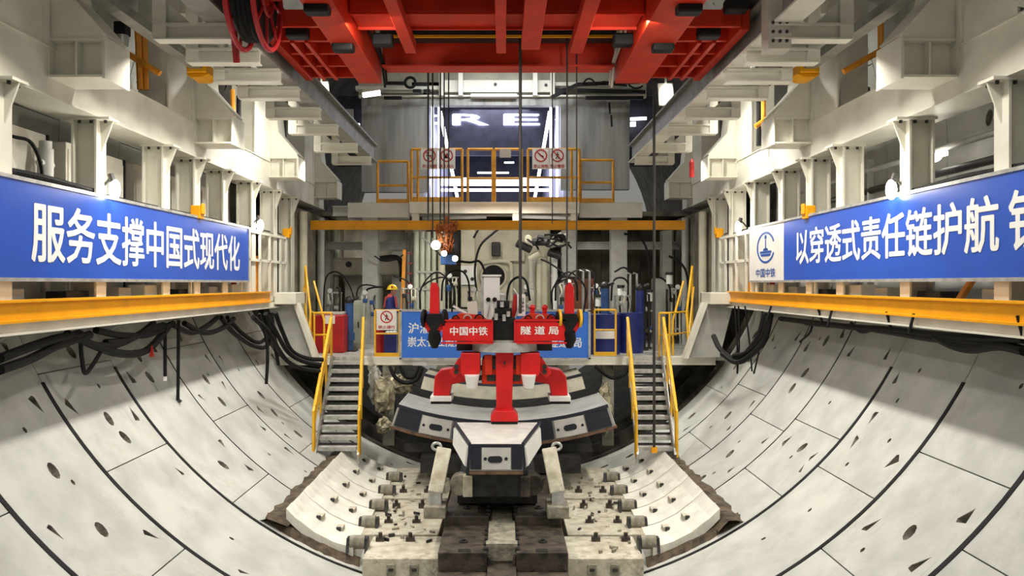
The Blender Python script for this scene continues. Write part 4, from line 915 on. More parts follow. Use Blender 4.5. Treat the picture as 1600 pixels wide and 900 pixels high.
p = A(486, 550, 22); q = A(538, 492, 22); b = MB(); b.box(p.x, q.x, 22, 23.0, PZ, q.z); b.obj('body', redtank, rt, bevel=.03)
b = MB(); b.box(p.x+.08, q.x-.05, 22.08, 22.9, q.z, q.z+.06); b.obj('lid', tan, rt, bevel=.01)
b = MB(); p = A(515, 500, 21.99); b.box(p.x-.12, p.x+.14, 21.98, 22, p.z-.1, p.z+.12); b.obj('paper_label', signw, rt)
bb = thing('blue_crate', 'blue crate filled with white bags behind the no-entry gate', 'crate', A(613, 548, 21.6)); p = A(600, 0, 21.5); q = A(619, 0, 21.5)
b = MB(); b.box(p.x, q.x, 21.5, 21.9, PZ, PZ+.55); b.obj('body', navy, bb, bevel=.02); b = MB()
for i in range(3): b.ball((p.x+.08+i*.09, 21.65, PZ+.57), .07, sc=(1, 1, .6), n=6)
b.obj('bag', whitec, bb, smooth=True)
b = MB(); p = A(592, 0, 21.9); b.cyl((p.x, 22.0, PZ), (p.x, 22.0, PZ+.75), .14, n=16); b.cyl((p.x, 22.0, PZ+.75), (p.x, 22.0, PZ+.82), .14, .05, n=16); tag(b.obj('red_bottle', redtank, smooth=True), 'small red gas bottle behind the no-entry gate, left of the blue crate', 'gas bottle')
for k, (u, v0, Y, m_, lab) in enumerate(((546, 470, 22.6, bluem, 'slim blue pump column right of the red tank'), (945, 447, 23.2, bluem, 'slanting blue pump head above the labelled blue drum'), (1000, 450, 23.0, navy, 'dark blue upright pump behind the right stair'))):
    p = A(u, v0, Y); t = thing('pump', lab, 'pump', (p.x, Y, PZ)); b = MB(); b.cyl((p.x, Y, PZ), (p.x, Y, p.z), .11, n=16); b.cyl((p.x, Y, PZ+.3), (p.x, Y, PZ+.5), .15, n=16); b.obj('barrel', m_, t, smooth=True)
    b = MB(); b.ball((p.x, Y, p.z), .13, n=8); b.cyl((p.x, Y, p.z), (p.x+.25, Y, p.z+.1), .05, n=10); b.obj('head', dark, t, smooth=True)
    b = MB(); b.box(p.x-.2, p.x+.2, Y-.2, Y+.2, PZ, PZ+.05); b.obj('foot', dark, t)
cabs = [(548, 470, 566, 515, 23.5, olive, 'pale green cabinet standing left of the left stair head'), (1022, 435, 1046, 530, 25.3, greyp, 'grey switch cabinet at the right of the machine bay'), (925, 500, 950, 540, 25, dark, 'dark box behind the right blue drums')]
for u0, v0, u1, v1, Y, m_, lab in cabs:
    p = A(u0, v1, Y); q = A(u1, v0, Y); t = thing('cabinet', lab, 'cabinet', ((p.x+q.x)/2, Y, PZ)); b = MB(); b.box(p.x, q.x, Y, Y+.5, PZ, q.z); b.obj('body', m_, t, bevel=.015)
    b = MB(); b.box(p.x+.05, q.x-.05, Y-.02, Y, PZ+.15, q.z-.06); d = b.obj('door', m_, t); b = MB(); b.box(q.x-.12, q.x-.09, Y-.05, Y-.02, (PZ+q.z)/2-.08, (PZ+q.z)/2+.08); b.obj('handle', dark, d)
# cream arch housings behind the left columns, with the lit doorway
hs = thing('left_housing', 'cream housing with a round port above a dark opening at the left of the bay', 'machine', A(540, 420, 26.9)); p = A(508, 430, 26.9); q = A(625, 403, 26.9)
b = MB(); b.box(p.x, q.x, 26.9, 28.5, p.z, q.z); b.obj('body', cream, hs, bevel=.06)
c = A(545, 413, 26.88); b = MB(); b.cyl(c, c-Vector((0, .04, 0)), .1, n=16); b.obj('port', dark, hs, smooth=True)
b = MB(); b.tube(smoothpath([A(592, 404, 26.8), A(618, 402, 26.8), A(627, 412, 26.8), A(628, 440, 26.8)]), .08, 8); b.obj('trunk_hose', dark, hs, smooth=True)
for u0, u1 in ((500, 508), (590, 596)):
    p = A(u0, 0, 27).x; q = A(u1, 0, 27).x; b = MB(); b.box(p, q, 27, 27.4, PZ, A(0, 428, 27).z); b.obj('leg', cream, hs)
lw = thing('lit_panel', 'warm white lit wall panel seen through the opening left of the left column', 'panel', A(552, 490, 28.5)); p = A(539, 492, 28.5); q = A(566, 428, 28.5)
b = MB(); b.box(p.x, q.x, 28.5, 28.6, PZ, q.z); b.obj('panel', whitec, lw); area('panel_light', ((p.x+q.x)/2, 27.7, 6.2), .3, 28, aim=(0, .8, -.5))
ll = thing('lit_panel', 'bright pale panel between the ladder and the left housing', 'panel', A(626, 410, 28)); p = A(612, 408, 28); q = A(640, 393, 28); b = MB(); b.box(p.x, q.x, 28, 28.1, PZ, q.z); b.obj('panel', whitec, ll)
for k, (u, v0, v1, m_) in enumerate(((531, 450, 520, dark), (921, 424, 500, steel), (911, 424, 500, steel), (985, 428, 495, steel), (995, 428, 495, steel), (1007, 470, 545, dark), (1014, 460, 545, dark))):
    p = A(u, v0, 23.4); t = thing('upright_pipe', f'thin upright {"dark" if m_ is dark else "bright"} pipe ' + ['beside the lit doorway behind the red tank', 'with bent top above the labelled drum, outer of the pair', 'above the labelled drum, inner of the pair', 'with bent top right of the right portal column, nearer it', 'right of the right portal column, farther from it', 'left of the grey switch cabinet, shorter', 'left of the grey switch cabinet, taller'][k], 'pipe', (p.x, 23.4, PZ))
    b = MB(); b.tube([(p.x, 23.4, PZ), p, p+Vector((-.10, 0, .02))], .035, 8); b.obj('tube', m_, t, smooth=True); b = MB(); b.cyl((p.x, 23.4, PZ), (p.x, 23.4, PZ+.05), .08, n=10); b.obj('flange', m_, t)
for k, (u, v) in enumerate(((935, 470), (970, 455), (1016, 462), (1046, 435))):
    c = A(u, v, 23.9); t = thing('filter_bowl', ['pale filter bowl above the labelled blue drum', 'pale filter bowl inside the coiled hose', 'small pale filter bowl on the dark pipes', 'pale gauge box by the outermost right column'][k], 'filter', c)
    b = MB(); b.cyl(c-Vector((0, 0, .16)), c+Vector((0, 0, .10)), .09, n=14); b.obj('bowl', whitec, t, smooth=True); b = MB(); b.cyl(c+Vector((0, 0, .10)), c+Vector((0, 0, .18)), .11, n=14); b.bar(c+Vector((0, .0, .14)), c+Vector((0, .5, .14)), .05); b.obj('cap', dark, t)
b = MB(); p = A(905, 480, 25.8); b.box(p.x-.3, p.x+.5, 25.8, 26.2, PZ, PZ+2.0); tag(b.obj('rusty_block', rustd, bevel=.03), 'rust-orange block in the shade behind the right drums', 'machine')

# valve racks and gauges that fill the bay
RACKS = [(704, 452, 24.8, 'valve rack with gauges between the hoist and the porthole'), (742, 474, 24.4, 'low valve rack behind the tilted panel'), (822, 470, 24.6, 'valve rack behind the narrow white box'), (884, 462, 24.3, 'valve rack behind the right pulley wheel'),
 (932, 468, 24.6, 'valve rack above the labelled blue drum'), (972, 482, 23.2, 'valve rack just left of the right stair head'), (1010, 505, 23.6, 'dark valve rack at the head of the right stair'), (576, 480, 23.4, 'valve rack just right of the left stair head'), (522, 476, 24.6, 'valve rack behind the red tank'), (640, 470, 24.0, 'valve rack to the right of the worker'), (1052, 470, 24.6, 'valve rack by the right companionway rail')]
for k, (u, v, Y, lab) in enumerate(RACKS):
    rng = random.Random(100+k); c = A(u, v, Y); t = thing('valve_rack', lab, 'valves', (c.x, Y, PZ)); h = c.z+.35
    for e in (-.2, .2):
        b = MB(); b.bar((c.x+e, Y, PZ), (c.x+e, Y, h), .04); b.obj('upright', rng.choice((steel, dark, greyp)), t)
    b = MB(); b.bar((c.x-.24, Y, h), (c.x+.24, Y, h), .04); b.bar((c.x-.22, Y, PZ+.5), (c.x+.22, Y, PZ+.5), .05); b.obj('cross_bar', greyp, t)
    for q in range(4):
        x = c.x-.18+.12*q; b = MB(); b.tube(smoothpath([(x, Y-.05, PZ+.3), (x, Y-.05, h-.5), (x+rng.uniform(-.06, .06), Y-.1, h-.25), (x, Y-.05, h-.02)], 3), rng.uniform(.014, .03), 6); b.obj('pipe', rng.choice((steel, cream, dark, olive)), t, smooth=True)
    for q in range(3):
        x = c.x+rng.uniform(-.16, .16); z = h-rng.uniform(.1, .7); b = MB(); b.box(x-.06, x+.06, Y-.16, Y-.02, z-.06, z+.06); b.cyl((x, Y-.16, z), (x, Y-.22, z), .035, n=10); b.obj('valve', rng.choice((dark, bluem, cream, greyp)), t, bevel=.008)
    x = c.x+rng.uniform(-.12, .12); z = h+.06; b = MB(); b.cyl((x, Y-.08, z), (x, Y-.02, z), .07, n=14); b.obj('gauge', whitec, t)
# ================================================================== side decks and gantries (both sides)
XG = 5.6
NODES = [5.4, 10.25, 15.1, 19.9, 24.6]
POSTS = [7.3, 9.35, 11.6, 13.85, 15.25, 16.8, 18.7, 20.5, 22.2]
def X(s, x): return s*x
for s in (-1, 1):
    sd = SIDE[s]
    # side deck
    dk = thing('side_deck', f'white {sd} side deck with its edge channel above the hanging cables', 'platform', (s*6, 14, 4.3))
    b = MB(); b.box(s*5.52, s*6.5, 2.5, 20.9, 4.50, 4.60); b.obj('deck', white, dk)
    b = MB(); b.box(s*5.50, s*5.58, 2.5, 20.9, 4.36, 4.48); b.box(s*5.44, s*5.60, 2.5, 20.9, 4.34, 4.365); b.box(s*5.58, s*5.66, 2.5, 20.9, 4.40, 4.6); b.obj('edge_channel', white, dk)
    b = MB(); b.box(s*4.98, s*5.5, 20.0, 21.0, 4.42, 4.70); b.box(s*4.98, s*6.4, 20.9, 21.0, 4.42, 4.70); b.obj('end_fascia', white, dk, bevel=.01)
    for y in (4, 7, 10, 13, 16, 19):
        b = MB(); b.prism([(s*5.6, 4.5), (s*6.4, 4.5), (s*6.34, 4.15), (s*6.2, 4.15)], 'y', y, y+.06); b.obj('bracket', greyp, dk)
    # sloping end plate down to the middle deck
    ep = thing('end_bracket', f'sloping white-edged grey bracket plate under the {sd} side deck end', 'bracket', (s*5.2, 20.3, 3.1))
    o = 0 if s < 0 else -.12
    poly = [(s*(5.05+o), 4.42), (s*(5.75+o), 4.42), (s*(5.42+o), 3.12), (s*(4.58+o), 3.12)]
    b = MB(); b.prism(poly, 'y', 20.35, 20.42); b.obj('plate', greyp, ep)
    b = MB(); b.bar((s*(5.03+o), 20.28, 4.45), (s*(4.55+o), 20.28, 3.1), .10, .32, up=(0, 1, 0)); b.obj('edge_flange', white, ep)
    # yellow runway beam on the deck edge
    yb1 = 19.55 if s < 0 else 20.2
    yellow_beam('runway_beam', f'yellow runway beam along the {sd} side deck edge', (s*5.50, 2.5, 4.605), (s*5.50, yb1, 4.605), .14, .26)
    # base gear between deck and banner
    gear = [(8.1, .5, 0), (9.6, .35, 1), (10.9, .6, 2), (12.4, .4, 1), (13.3, .7, 0), (14.7, .4, 2), (16.2, .7, 1), (17.6, .5, 0)]
    for k, (y, l, c) in enumerate(gear):
        b = MB(); b.box(s*5.72, s*6.0, y, y+l, 4.6, 4.6+.30-.04*c); tag(b.obj('deck_box', [white, greyp, dark][c], bevel=.015), f'{["white", "grey", "black"][c]} low box on the {sd} side deck under the banner, {ORD[k]} from the camera', 'box')
    if s > 0:
        b = MB(); b.bar((5.75, 10.6, 4.62), (5.85, 10.35, 4.98), .09, .05); tag(b.obj('leaning_strip', oran), 'orange strip leaning under the right banner', 'strip')
    # posts
    first = None
    for k, y in enumerate(POSTS):
        lab = f'white flanged gantry post on the {sd} side deck, {ORD[k]} from the camera'
        if first is None:
            t = thing('gantry_post', lab, 'post', (s*5.78, y, 4.6), f'{sd} gantry posts'); first = t
            b = MB(); b.box(s*5.62, s*5.93, y-.01, y+.01, 4.6, 7.18); b.obj('web', white, t)
            b = MB(); b.box(s*5.60, s*5.63, y-.14, y+.14, 4.6, 7.18); b.box(s*5.92, s*5.95, y-.14, y+.14, 4.6, 7.18); b.obj('flange', white, t)
            b = MB(); b.box(s*5.42, s*5.98, y-.16, y+.16, 7.18, 7.215); b.obj('cap_plate', white, t)
            b = MB(); b.prism([(s*5.60, 7.18), (s*5.43, 7.18), (s*5.60, 6.72)], 'y', y-.015, y+.015); b.obj('gusset', white, t)
            b = MB()
            for q in (5.5, 5.7, 5.86):
                for e in (-.09, .09): b.cyl((s*q, y+e, 7.14), (s*q, y+e, 7.18), .022, n=6)
            b.obj('bolt', dark, t)
            b = MB(); b.box(s*5.56, s*6.0, y-.18, y+.18, 4.60, 4.63); b.obj('base_plate', white, t)
        else: dup(first, (0, y-POSTS[0], 0), lab)
    # box girder on the posts
    gd = thing('box_girder', f'long white box girder carried by the {sd} gantry posts', 'girder', (s*5.85, 14, 7.22))
    b = MB(); b.box(s*5.6, s*6.15, 2.5, 26, 7.22, 7.84); b.obj('box', white, gd, bevel=.012)
    b = MB(); b.box(s*5.57, s*6.18, 2.5, 26, 7.215, 7.235); b.box(s*5.57, s*6.18, 2.5, 26, 7.825, 7.845); b.obj('flange', white, gd)
    for y in (12.3, 17.2, 21.8):
        b = MB(); b.prism([(y+.35, 7.84), (y-.35, 7.84), (y-.3, 7.98), (y-.12, 8.08), (y+.12, 8.08), (y+.3, 7.98)], 'x', s*5.62, s*5.68); b.cyl((s*5.61, y, 7.97), (s*5.69, y, 7.97), .05, n=10, mi=1); b.obj('lifting_lug', [white, dark], gd)
    # node columns with gussets and stub beams
    fn = None
    for k, y in enumerate(NODES):
        lab = f'white gantry column with knee gusset and stub beam on the {sd} girder, {ORD[k]} from the camera'
        if fn is None:
            t = thing('gantry_column', lab, 'column', (s*5.85, y, 7.84), f'{sd} gantry columns'); fn = t
            b = MB(); b.box(s*5.6, s*6.1, y-1.2, y-.02, 7.84, 9.9); b.obj('shaft', white, t, bevel=.012)
            b = MB(); b.box(s*5.57, s*5.6, y-1.24, y-1.12, 7.84, 9.9); b.box(s*5.57, s*5.6, y-.14, y-.02, 7.84, 9.9); b.obj('flange', white, t)
            b = MB(); b.prism([(s*5.62, 7.94), (s*4.92, 7.94), (s*4.92, 8.02), (s*5.38, 8.52), (s*5.55, 9.9), (s*5.62, 9.9)], 'y', y, y+.05); b.obj('knee_gusset', white, t)
            b = MB(); b.bar((s*4.92, y+.3, 8.0), (s*5.38, y+.3, 8.52), .62, .03, up=(-s, 0, 1)); b.bar((s*5.38, y+.3, 8.52), (s*5.54, y+.3, 9.9), .62, .03, up=(-s, 0, 0)); b.obj('knee_flange', white, t)
            b = MB(); b.box(s*4.92, s*5.62, y-.02, y+.64, 7.91, 7.94); b.box(s*4.92, s*5.62, y-.02, y+.64, 7.46, 7.49); b.box(s*4.92, s*5.62, y+.14, y+.16, 7.49, 7.91); b.obj('stub_beam', white, t)
            for xx in (5.60, 5.26, 4.935):
                b = MB(); b.box(s*(xx-.012), s*(xx+.012), y, y+.6, 7.49, 7.91); b.obj('stiffener', white, t)
            b = MB(); b.box(s*4.89, s*4.92, y-.03, y+.65, 7.44, 7.96); b.obj('end_plate', white, t)
        else: t = dup(fn, (0, y-NODES[0], 0), lab)
        if k == 1: b = MB(); b.bar((s*5.65, y-1.25, 7.9), (s*6.0, y-1.95, 9.4), .14, .14); b.obj('brace', white, t)
    # crane rail: girder on hanger frames
    rl = thing('crane_rail', f'grey crane rail girder on the {sd} hanger frames', 'rail', (s*3.7, 14, 8.34))
    b = MB(); b.box(s*3.55, s*3.9, 2.5, 23.6, 8.34, 8.37); b.obj('bottom_flange', railst if s < 0 else white, rl)
    b = MB(); b.box(s*3.66, s*3.70, 2.5, 23.6, 8.37, 8.80); b.obj('web', railst, rl)
    b = MB(); b.box(s*3.55, s*3.9, 2.5, 23.6, 8.80, 8.83); b.box(s*3.6, s*3.66, 2.5, 23.6, 8.83, 8.90); b.obj('top_flange', railst, rl)
    ARMS = [6.3, 8.8, 11.0, 12.15, 13.3, 14.5, 16.2, 17.9, 20.3, 22.4]
    fa = None
    for k, y in enumerate(ARMS):
        lab = f'white L-shaped hanger frame under the {sd} crane rail, {ORD[k]} from the camera'
        if fa is None:
            t = thing('hanger_frame', lab, 'frame', (s*4.1, y, 8.12), f'{sd} hanger frames'); fa = t
            b = MB(); b.box(s*3.55, s*4.58, y-.11, y+.11, 8.12, 8.14); b.box(s*3.55, s*4.58, y-.11, y+.11, 8.30, 8.335); b.box(s*3.55, s*4.58, y-.02, y+.02, 8.14, 8.30); b.obj('arm', white, t)
            b = MB(); b.box(s*4.42, s*4.60, y-.10, y+.10, 8.14, 9.75); b.obj('hanger', white, t, bevel=.008)
            b = MB(); b.box(s*4.5, s*5.6, y-.09, y+.09, 9.6, 9.78); b.obj('top_tie', white, t)
            b = MB(); b.prism([(s*4.42, 8.335), (s*4.42, 8.62), (s*4.1, 8.335)], 'y', y-.01, y+.01); b.obj('gusset', white, t)
        else: dup(fa, (0, y-ARMS[0], 0), lab)
    # tube lamps under the frames
    fl0 = None
    for k, y in enumerate(LAMPY):
        lab = f'tube lamp under the {sd} hanger frames, {ORD[k]} from the camera'
        if fl0 is None:
            t = thing('tube_lamp', lab, 'lamp', (s*4.4, y, 8.18), f'{sd} tube lamps'); fl0 = t
            b = MB(); b.box(s*4.24, s*4.56, y-.07, y+.07, 8.24, 8.30); b.obj('housing', white, t); b = MB(); b.tube([(s*4.26, y, 8.21), (s*4.54, y, 8.21)], .03, 8); b.obj('tube', tubem, t, smooth=True)
        else: dup(fl0, (0, y-LAMPY[0], 0), lab)
    # longitudinal cable tray above
    ty = 13.55; tx = 5.0
    cty = thing('side_cable_tray', f'grey cable tray running along the {sd} columns to a yellow clamp', 'cable tray', (s*tx, 8, 8.42))
    b = MB(); b.box(s*(tx-.1), s*(tx+.1), 2.5, ty, 8.42, 8.45); b.box(s*(tx-.1), s*(tx-.085), 2.5, ty, 8.45, 8.55); b.box(s*(tx+.085), s*(tx+.1), 2.5, ty, 8.45, 8.55); b.obj('tray', railst, cty)
    b = MB(); b.tube([(s*tx, 2.5, 8.5), (s*tx, ty, 8.5), (s*(tx-.1), ty+1, 8.55), (s*(tx-.05), 18, 8.8), (s*tx, 24.4, 9.2)], .045, 8); b.obj('cable', black, cty, smooth=True)
    b = MB(); b.box(s*(tx-.16), s*(tx+.16), ty, ty+.5, 8.36, 8.52); b.prism([(s*(tx-.2), 8.36), (s*(tx+.2), 8.36), (s*(tx+.1), 8.28), (s*(tx-.1), 8.28)], 'y', ty+.05, ty+.45); b.obj('end_clamp', yel, cty, bevel=.02)
    # banner
    yn, yf_ = 6.3, (18.15 if s < 0 else 18.75); z0, z1 = 4.965, 6.13 if s < 0 else 6.16
    bt = thing('slogan_banner', f'long blue {sd} banner with big white characters' + (' and a white emblem panel' if s > 0 else ''), 'banner', (s*5.6, 12, z0))
    xa, xb = s*5.55, s*5.6; yblue = yf_ if s < 0 else 16.45
    b = MB(); b.box(xa, xb, yn, yblue, z0, z1); bd = b.obj('board', blue, bt)
    b = MB()
    for z in (z0, z1): b.box(s*5.535, s*5.615, yn, yf_, z-.022, z+.022)
    for y in (yn, yf_): b.box(s*5.535, s*5.615, y-.02, y+.02, z0, z1)
    b.obj('frame', steel, bt)
    for y in (8.4, 11.7, 15, 17.9):
        b = MB(); b.box(s*5.615, s*5.66, y-.03, y+.03, 4.6, z1); b.obj('support', white, bt)
    if s < 0: text('服务支撑中国式现代化', 'lettering', bd, lett, (xa, 9.78, 5.17), (0, 1, 0), (0, 0, 1), 7.75, .74, bold=.022)
    else:
        text('以穿透式责任链护航', 'lettering', bd, lett, (xa, 15.75, 5.27), (0, -1, 0), (0, 0, 1), 6.45, .67, bold=.022)
        text('铁', 'lettering', bd, lett, (xa, 9.13, 5.27), (0, -1, 0), (0, 0, 1), .68, .67, bold=.022)
        b = MB(); b.box(xa, xb, 16.45, 18.75, z0, z1); wp = b.obj('emblem_panel', signw, bt)
        cy, cz, ry, rz = 17.58, 5.68, .60, .335     # open ring with a rail foot and ball inside
        b = MB(); vs = []; n_ = 44
        for i in range(n_+1):
            a = math.radians(20+ (360-42)*i/n_)
            for f in (1, .86): vs.append((xa-.004, cy-ry*f*math.cos(a), cz+rz*f*math.sin(a)))
        b.add(vs, [(2*i, 2*i+2, 2*i+3, 2*i+1) for i in range(n_)])
        def pe(pl): b.add([(xa-.004, cy-ry*u, cz+rz*v) for u, v in pl], [tuple(range(len(pl)))])
        pe([(.14*math.cos(t), .66+.14*math.sin(t)) for t in [2*math.pi*i/12 for i in range(12)]])
        pe([(-.05, .5), (.05, .5), (.06, -.15), (-.06, -.15)]); pe([(-.22, -.05), (.22, -.05), (.3, -.2), (-.3, -.2)])
        pe([(-.62, -.22), (.62, -.22), (.66, -.36), (-.66, -.36)]); pe([(-.60, -.40), (.60, -.40), (.5, -.55), (-.5, -.55)])
        b.obj('emblem', lblue, wp)
        text('中国中铁', 'lettering', wp, lblue, (xa, 18.25, 5.05), (0, -1, 0), (0, 0, 1), 1.3, .19, bold=.015)
    # corrugated conduit and tray on top of the banner
    cn = thing('banner_conduit', f'ribbed black conduit lying along the top of the {sd} banner', 'conduit', (s*5.68, 12, 6.15))
    b = MB(); b.box(s*5.62, s*5.80, 6.3, 21.6, 6.13, 6.16); b.obj('tray', railst, cn)
    b = MB(); pts = []; rr = []; y = 6.3
    while y < 11.6:
        for d in (.036, .046): pts.append((s*5.68, y, 6.21+.015*math.sin(y*2))); rr.append(d); y += .022
    b.tube(pts, rr, 8); b.tube([(s*5.76, 6.3, 6.19), (s*5.76, 21.6, 6.19)], .03, 6); b.obj('cable', black, cn)
    # bare bulbs and yellow junction boxes on the banner
    for k, (y, z) in enumerate(((11.7, 6.22), (18.7 if s < 0 else 19.3, 6.20))):
        t = thing('bulb_lamp', f'glowing bulb on the {sd} banner top, {"near" if k == 0 else "far"} one', 'lamp', (s*5.5, y, z))
        b = MB(); b.ball((s*5.46, y, z+.02), .075, sc=(1, 1, 1.9), n=10); b.obj('bulb', bulbm, t, smooth=True); b = MB(); b.cyl((s*5.48, y, z+.12), (s*5.52, y, z+.24), .045, n=10); b.bar((s*5.5, y, z+.2), (s*5.7, y, z-.02), .03); b.obj('socket', dark, t)
        l = bpy.data.lights.new('bulb_light', 'POINT'); l.energy = 30; l.shadow_soft_size = .08; l.color = (1, .93, .8); o = bpy.data.objects.new('bulb_light', l); COL.objects.link(o); o.location = (s*5.28, y, z+.1)
    for k, y in enumerate((15.1, 21.4)):
        b = MB(); b.box(s*5.50, s*5.68, y, y+.22, 6.10, 6.34); b.box(s*5.47, s*5.5, y+.03, y+.19, 6.18, 6.38); tag(b.obj('junction_box', yel, bevel=.02), f'yellow junction box on the {sd} handrail tray, {"near" if k == 0 else "far"} one', 'box')
    # handrail frame beyond the banner
    hf = thing('deck_handrail', f'white handrail frame at the far end of the {sd} side deck', 'railing', (s*5.6, 20, 4.6))
    for z in (5.45, 6.08):
        b = MB(); b.box(s*5.56, s*5.61, 18.2, 21.5, z-.03, z+.03); b.obj('rail', white, hf)
    for y in (18.3, 19.1, 19.9, 20.85, 21.4):
        b = MB(); b.box(s*5.56, s*5.61, y-.03, y+.03, 4.6, 6.08); b.obj('post', white, hf)
    for k, (y, m_, lab) in enumerate(((19.4, redtank, 'red fire cabinet'), (20.2, oran, 'orange hose bundle'), (21.0, dark, 'dark steel locker'))):
        b = MB(); b.box(s*6.0, s*6.35, y, y+.4, 4.6, 5.9-.3*k); tag(b.obj('deck_locker', m_, bevel=.02), f'{lab} on the {sd} side deck behind the far handrail', 'cabinet')
    # wall cabinets behind the posts (left) or pipes (right)
    if s < 0:
        for k, (y, l, m_) in enumerate(((7.9, 1.5, tan), (9.9, 1.5, white), (11.9, 1.8, white), (14.1, 1.0, tan), (15.6, 1.1, white), (17.2, 1.3, tan))):
            t = thing('wall_cabinet', f'{["tan", "white", "broad white", "narrow tan", "narrow white", "farthest tan"][k]} flat cabinet behind the left gantry posts', 'cabinet', (-6.35, y, 4.6))
            b = MB(); b.box(-6.5, -6.25, y, y+l, 4.6, 6.95); b.obj('body', m_, t, bevel=.012)
            b = MB(); b.box(-6.25, -6.235, y+.04, y+l-.04, 4.75, 6.85); d = b.obj('door', m_, t); b = MB(); b.box(-6.235, -6.20, y+l-.16, y+l-.12, 5.7, 5.9); b.obj('handle', dark, d)
            b = MB(); b.box(-6.26, -6.22, y+l-.03, y+l+.01, 4.6, 6.95); b.obj('edge_seal', black, t)
        for k, y in enumerate((11.0, 8.9)):
            t = thing('pump_motor', ['grey upright valve motor behind the near left posts', 'grey upright valve motor nearest the camera, left deck'][k], 'motor', (-6.05, y, 4.6)); b = MB(); b.cyl((-6.05, y, 4.6), (-6.05, y, 6.2), .06, n=12); b.obj('stem', steel, t, smooth=True)
            b = MB(); b.cyl((-6.05, y, 6.2), (-6.05, y, 6.7), .10, n=14); b.cyl((-6.05, y, 6.7), (-6.05, y, 6.8), .08, n=14); b.cyl((-6.05, y-.15, 6.5), (-6.05, y+.15, 6.5), .05, n=10); b.obj('head', greyp, t, smooth=True); b = MB(); b.cyl((-6.05, y, 5.2), (-6.05, y, 5.6), .075, n=12); b.obj('grip', black, t)
        b = MB(); b.tube(smoothpath([(-6.1, 10.35, 6.75), (-6.0, 10.6, 6.7), (-5.98, 10.8, 6.3), (-6.05, 10.7, 5.7)]), .025, 6); tag(b.obj('bent_hose', black, smooth=True), 'thin black hose bent over beside the left valve motor', 'hose')
    else:
        for k, z in enumerate((6.55, 6.9, 6.2)):
            b = MB(); b.tube([(6.45, 2.5, z), (6.45, 19.2, z)], [.06, .045, .035][k], 10); tag(b.obj('wall_pipe', [dark, greyp, tan][k], smooth=True), f'{["dark thick", "grey", "thin tan"][k]} pipe along the wall behind the right posts', 'pipe')
        for k, (y, z) in enumerate(((9.7, 6.62), (13.4, 6.30), (12.2, 6.75))):
            b = MB(); b.ball((6.32, y, z), .09, sc=(.6, 2.2, .6)); b.box(6.34, 6.42, y-.2, y+.2, z+.02, z+.08); tag(b.obj('wall_lamp', yel if k == 0 else tubem, smooth=True), ['yellow caged lamp behind the near right posts', 'bright oval lamp behind the right bulb', 'bright oval lamp high behind the right posts'][k], 'lamp')
        for k, y in enumerate((10.2, 14.6)):
            b = MB(); b.box(6.40, 6.5, y-.02, y+.02, 4.6, 7.1); tag(b.obj('pipe_support', greyp), f'grey upright pipe support behind the right posts, {"near" if k == 0 else "far"} one', 'support')
# yellow scaffold tubes behind the girders
def scaffold(label, segs, mt=oran, r=.05):
    t = thing('scaffold_tubes', label, 'scaffold', A(*segs[0][0]))
    for p, q in segs: b = MB(); b.tube([A(*p), A(*q)], r, 8); b.obj('tube', mt, t, smooth=True)
    return t
scaffold('orange scaffold tubes crossing behind the left girder near the black floodlight', [((214, 30, 13.4), (219, 140, 13.4)), ((225, 42, 13.5), (228, 140, 13.5)), ((193, 80, 13.3), (250, 115, 13.3))])
scaffold('orange upright tube beside the second left column', [((363, 140, 17.5), (365, 195, 17.5))])
scaffold('orange scaffold tubes crossing behind the right girder', [((1376, 15, 13.6), (1376, 138, 13.6)), ((1318, 112, 13.5), (1410, 60, 13.5))])
scaffold('short orange tubes by the second right column', [((1193, 142, 17.2), (1193, 200, 17.2)), ((1180, 198, 17.0), (1203, 182, 17.0))])
scaffold('black upright tube beside the second left column', [((373, 150, 17.3), (373, 192, 17.3))], black, .05)
scaffold('black upright tube beside the second right column', [((1186, 150, 17.4), (1186, 228, 17.4))], black, .06)
fd = thing('floodlight', 'black floodlight with a grey base clamped beside the left column', 'lamp', A(191, 70, 12.6)); b = MB(); p = A(191, 46, 12.6); b.box(p.x-.09, p.x+.09, 12.5, 12.7, p.z-.09, p.z+.10); b.obj('head', black, fd, bevel=.015); b = MB(); b.cyl(p-Vector((0, 0, .24)), p-Vector((0, 0, .09)), .09, n=14); b.obj('base', steel, fd, smooth=True)
b = MB(); b.bar(p-Vector((0, 0, .2)), p+Vector((-.55, .3, -.25)), .05); b.obj('arm', white, fd)
b = MB(); p = A(1081, 262, 19.2); b.cyl(p-Vector((0, 0, .22)), p+Vector((0, 0, .12)), .06, n=16); b.cyl(p+Vector((0, 0, .12)), p+Vector((0, 0, .20)), .06, .025, n=16); b.bar(p, p+Vector((.05, .25, 0)), .03); tag(b.obj('red_extinguisher', redtank, smooth=True), 'red extinguisher hanging by the third right column', 'extinguisher')
b = MB(); p = A(1230, 62, 11); b.box(p.x-.28, p.x+.02, 10.9, 11.2, 8.0, 8.9); o = thing('rail_end_plate', 'white pierced splice plate at the near right crane rail', 'plate', (p.x, 11, 8.0)); b.obj('plate', tan, o); b = MB()
for i in range(3):
    for j in range(3): c = Vector((p.x-.22+i*.09, 10.9, 8.1+j*.12)); b.cyl(c, c-Vector((0, .015, 0)), .022, n=8)
b.obj('bolt_hole', dark, o)

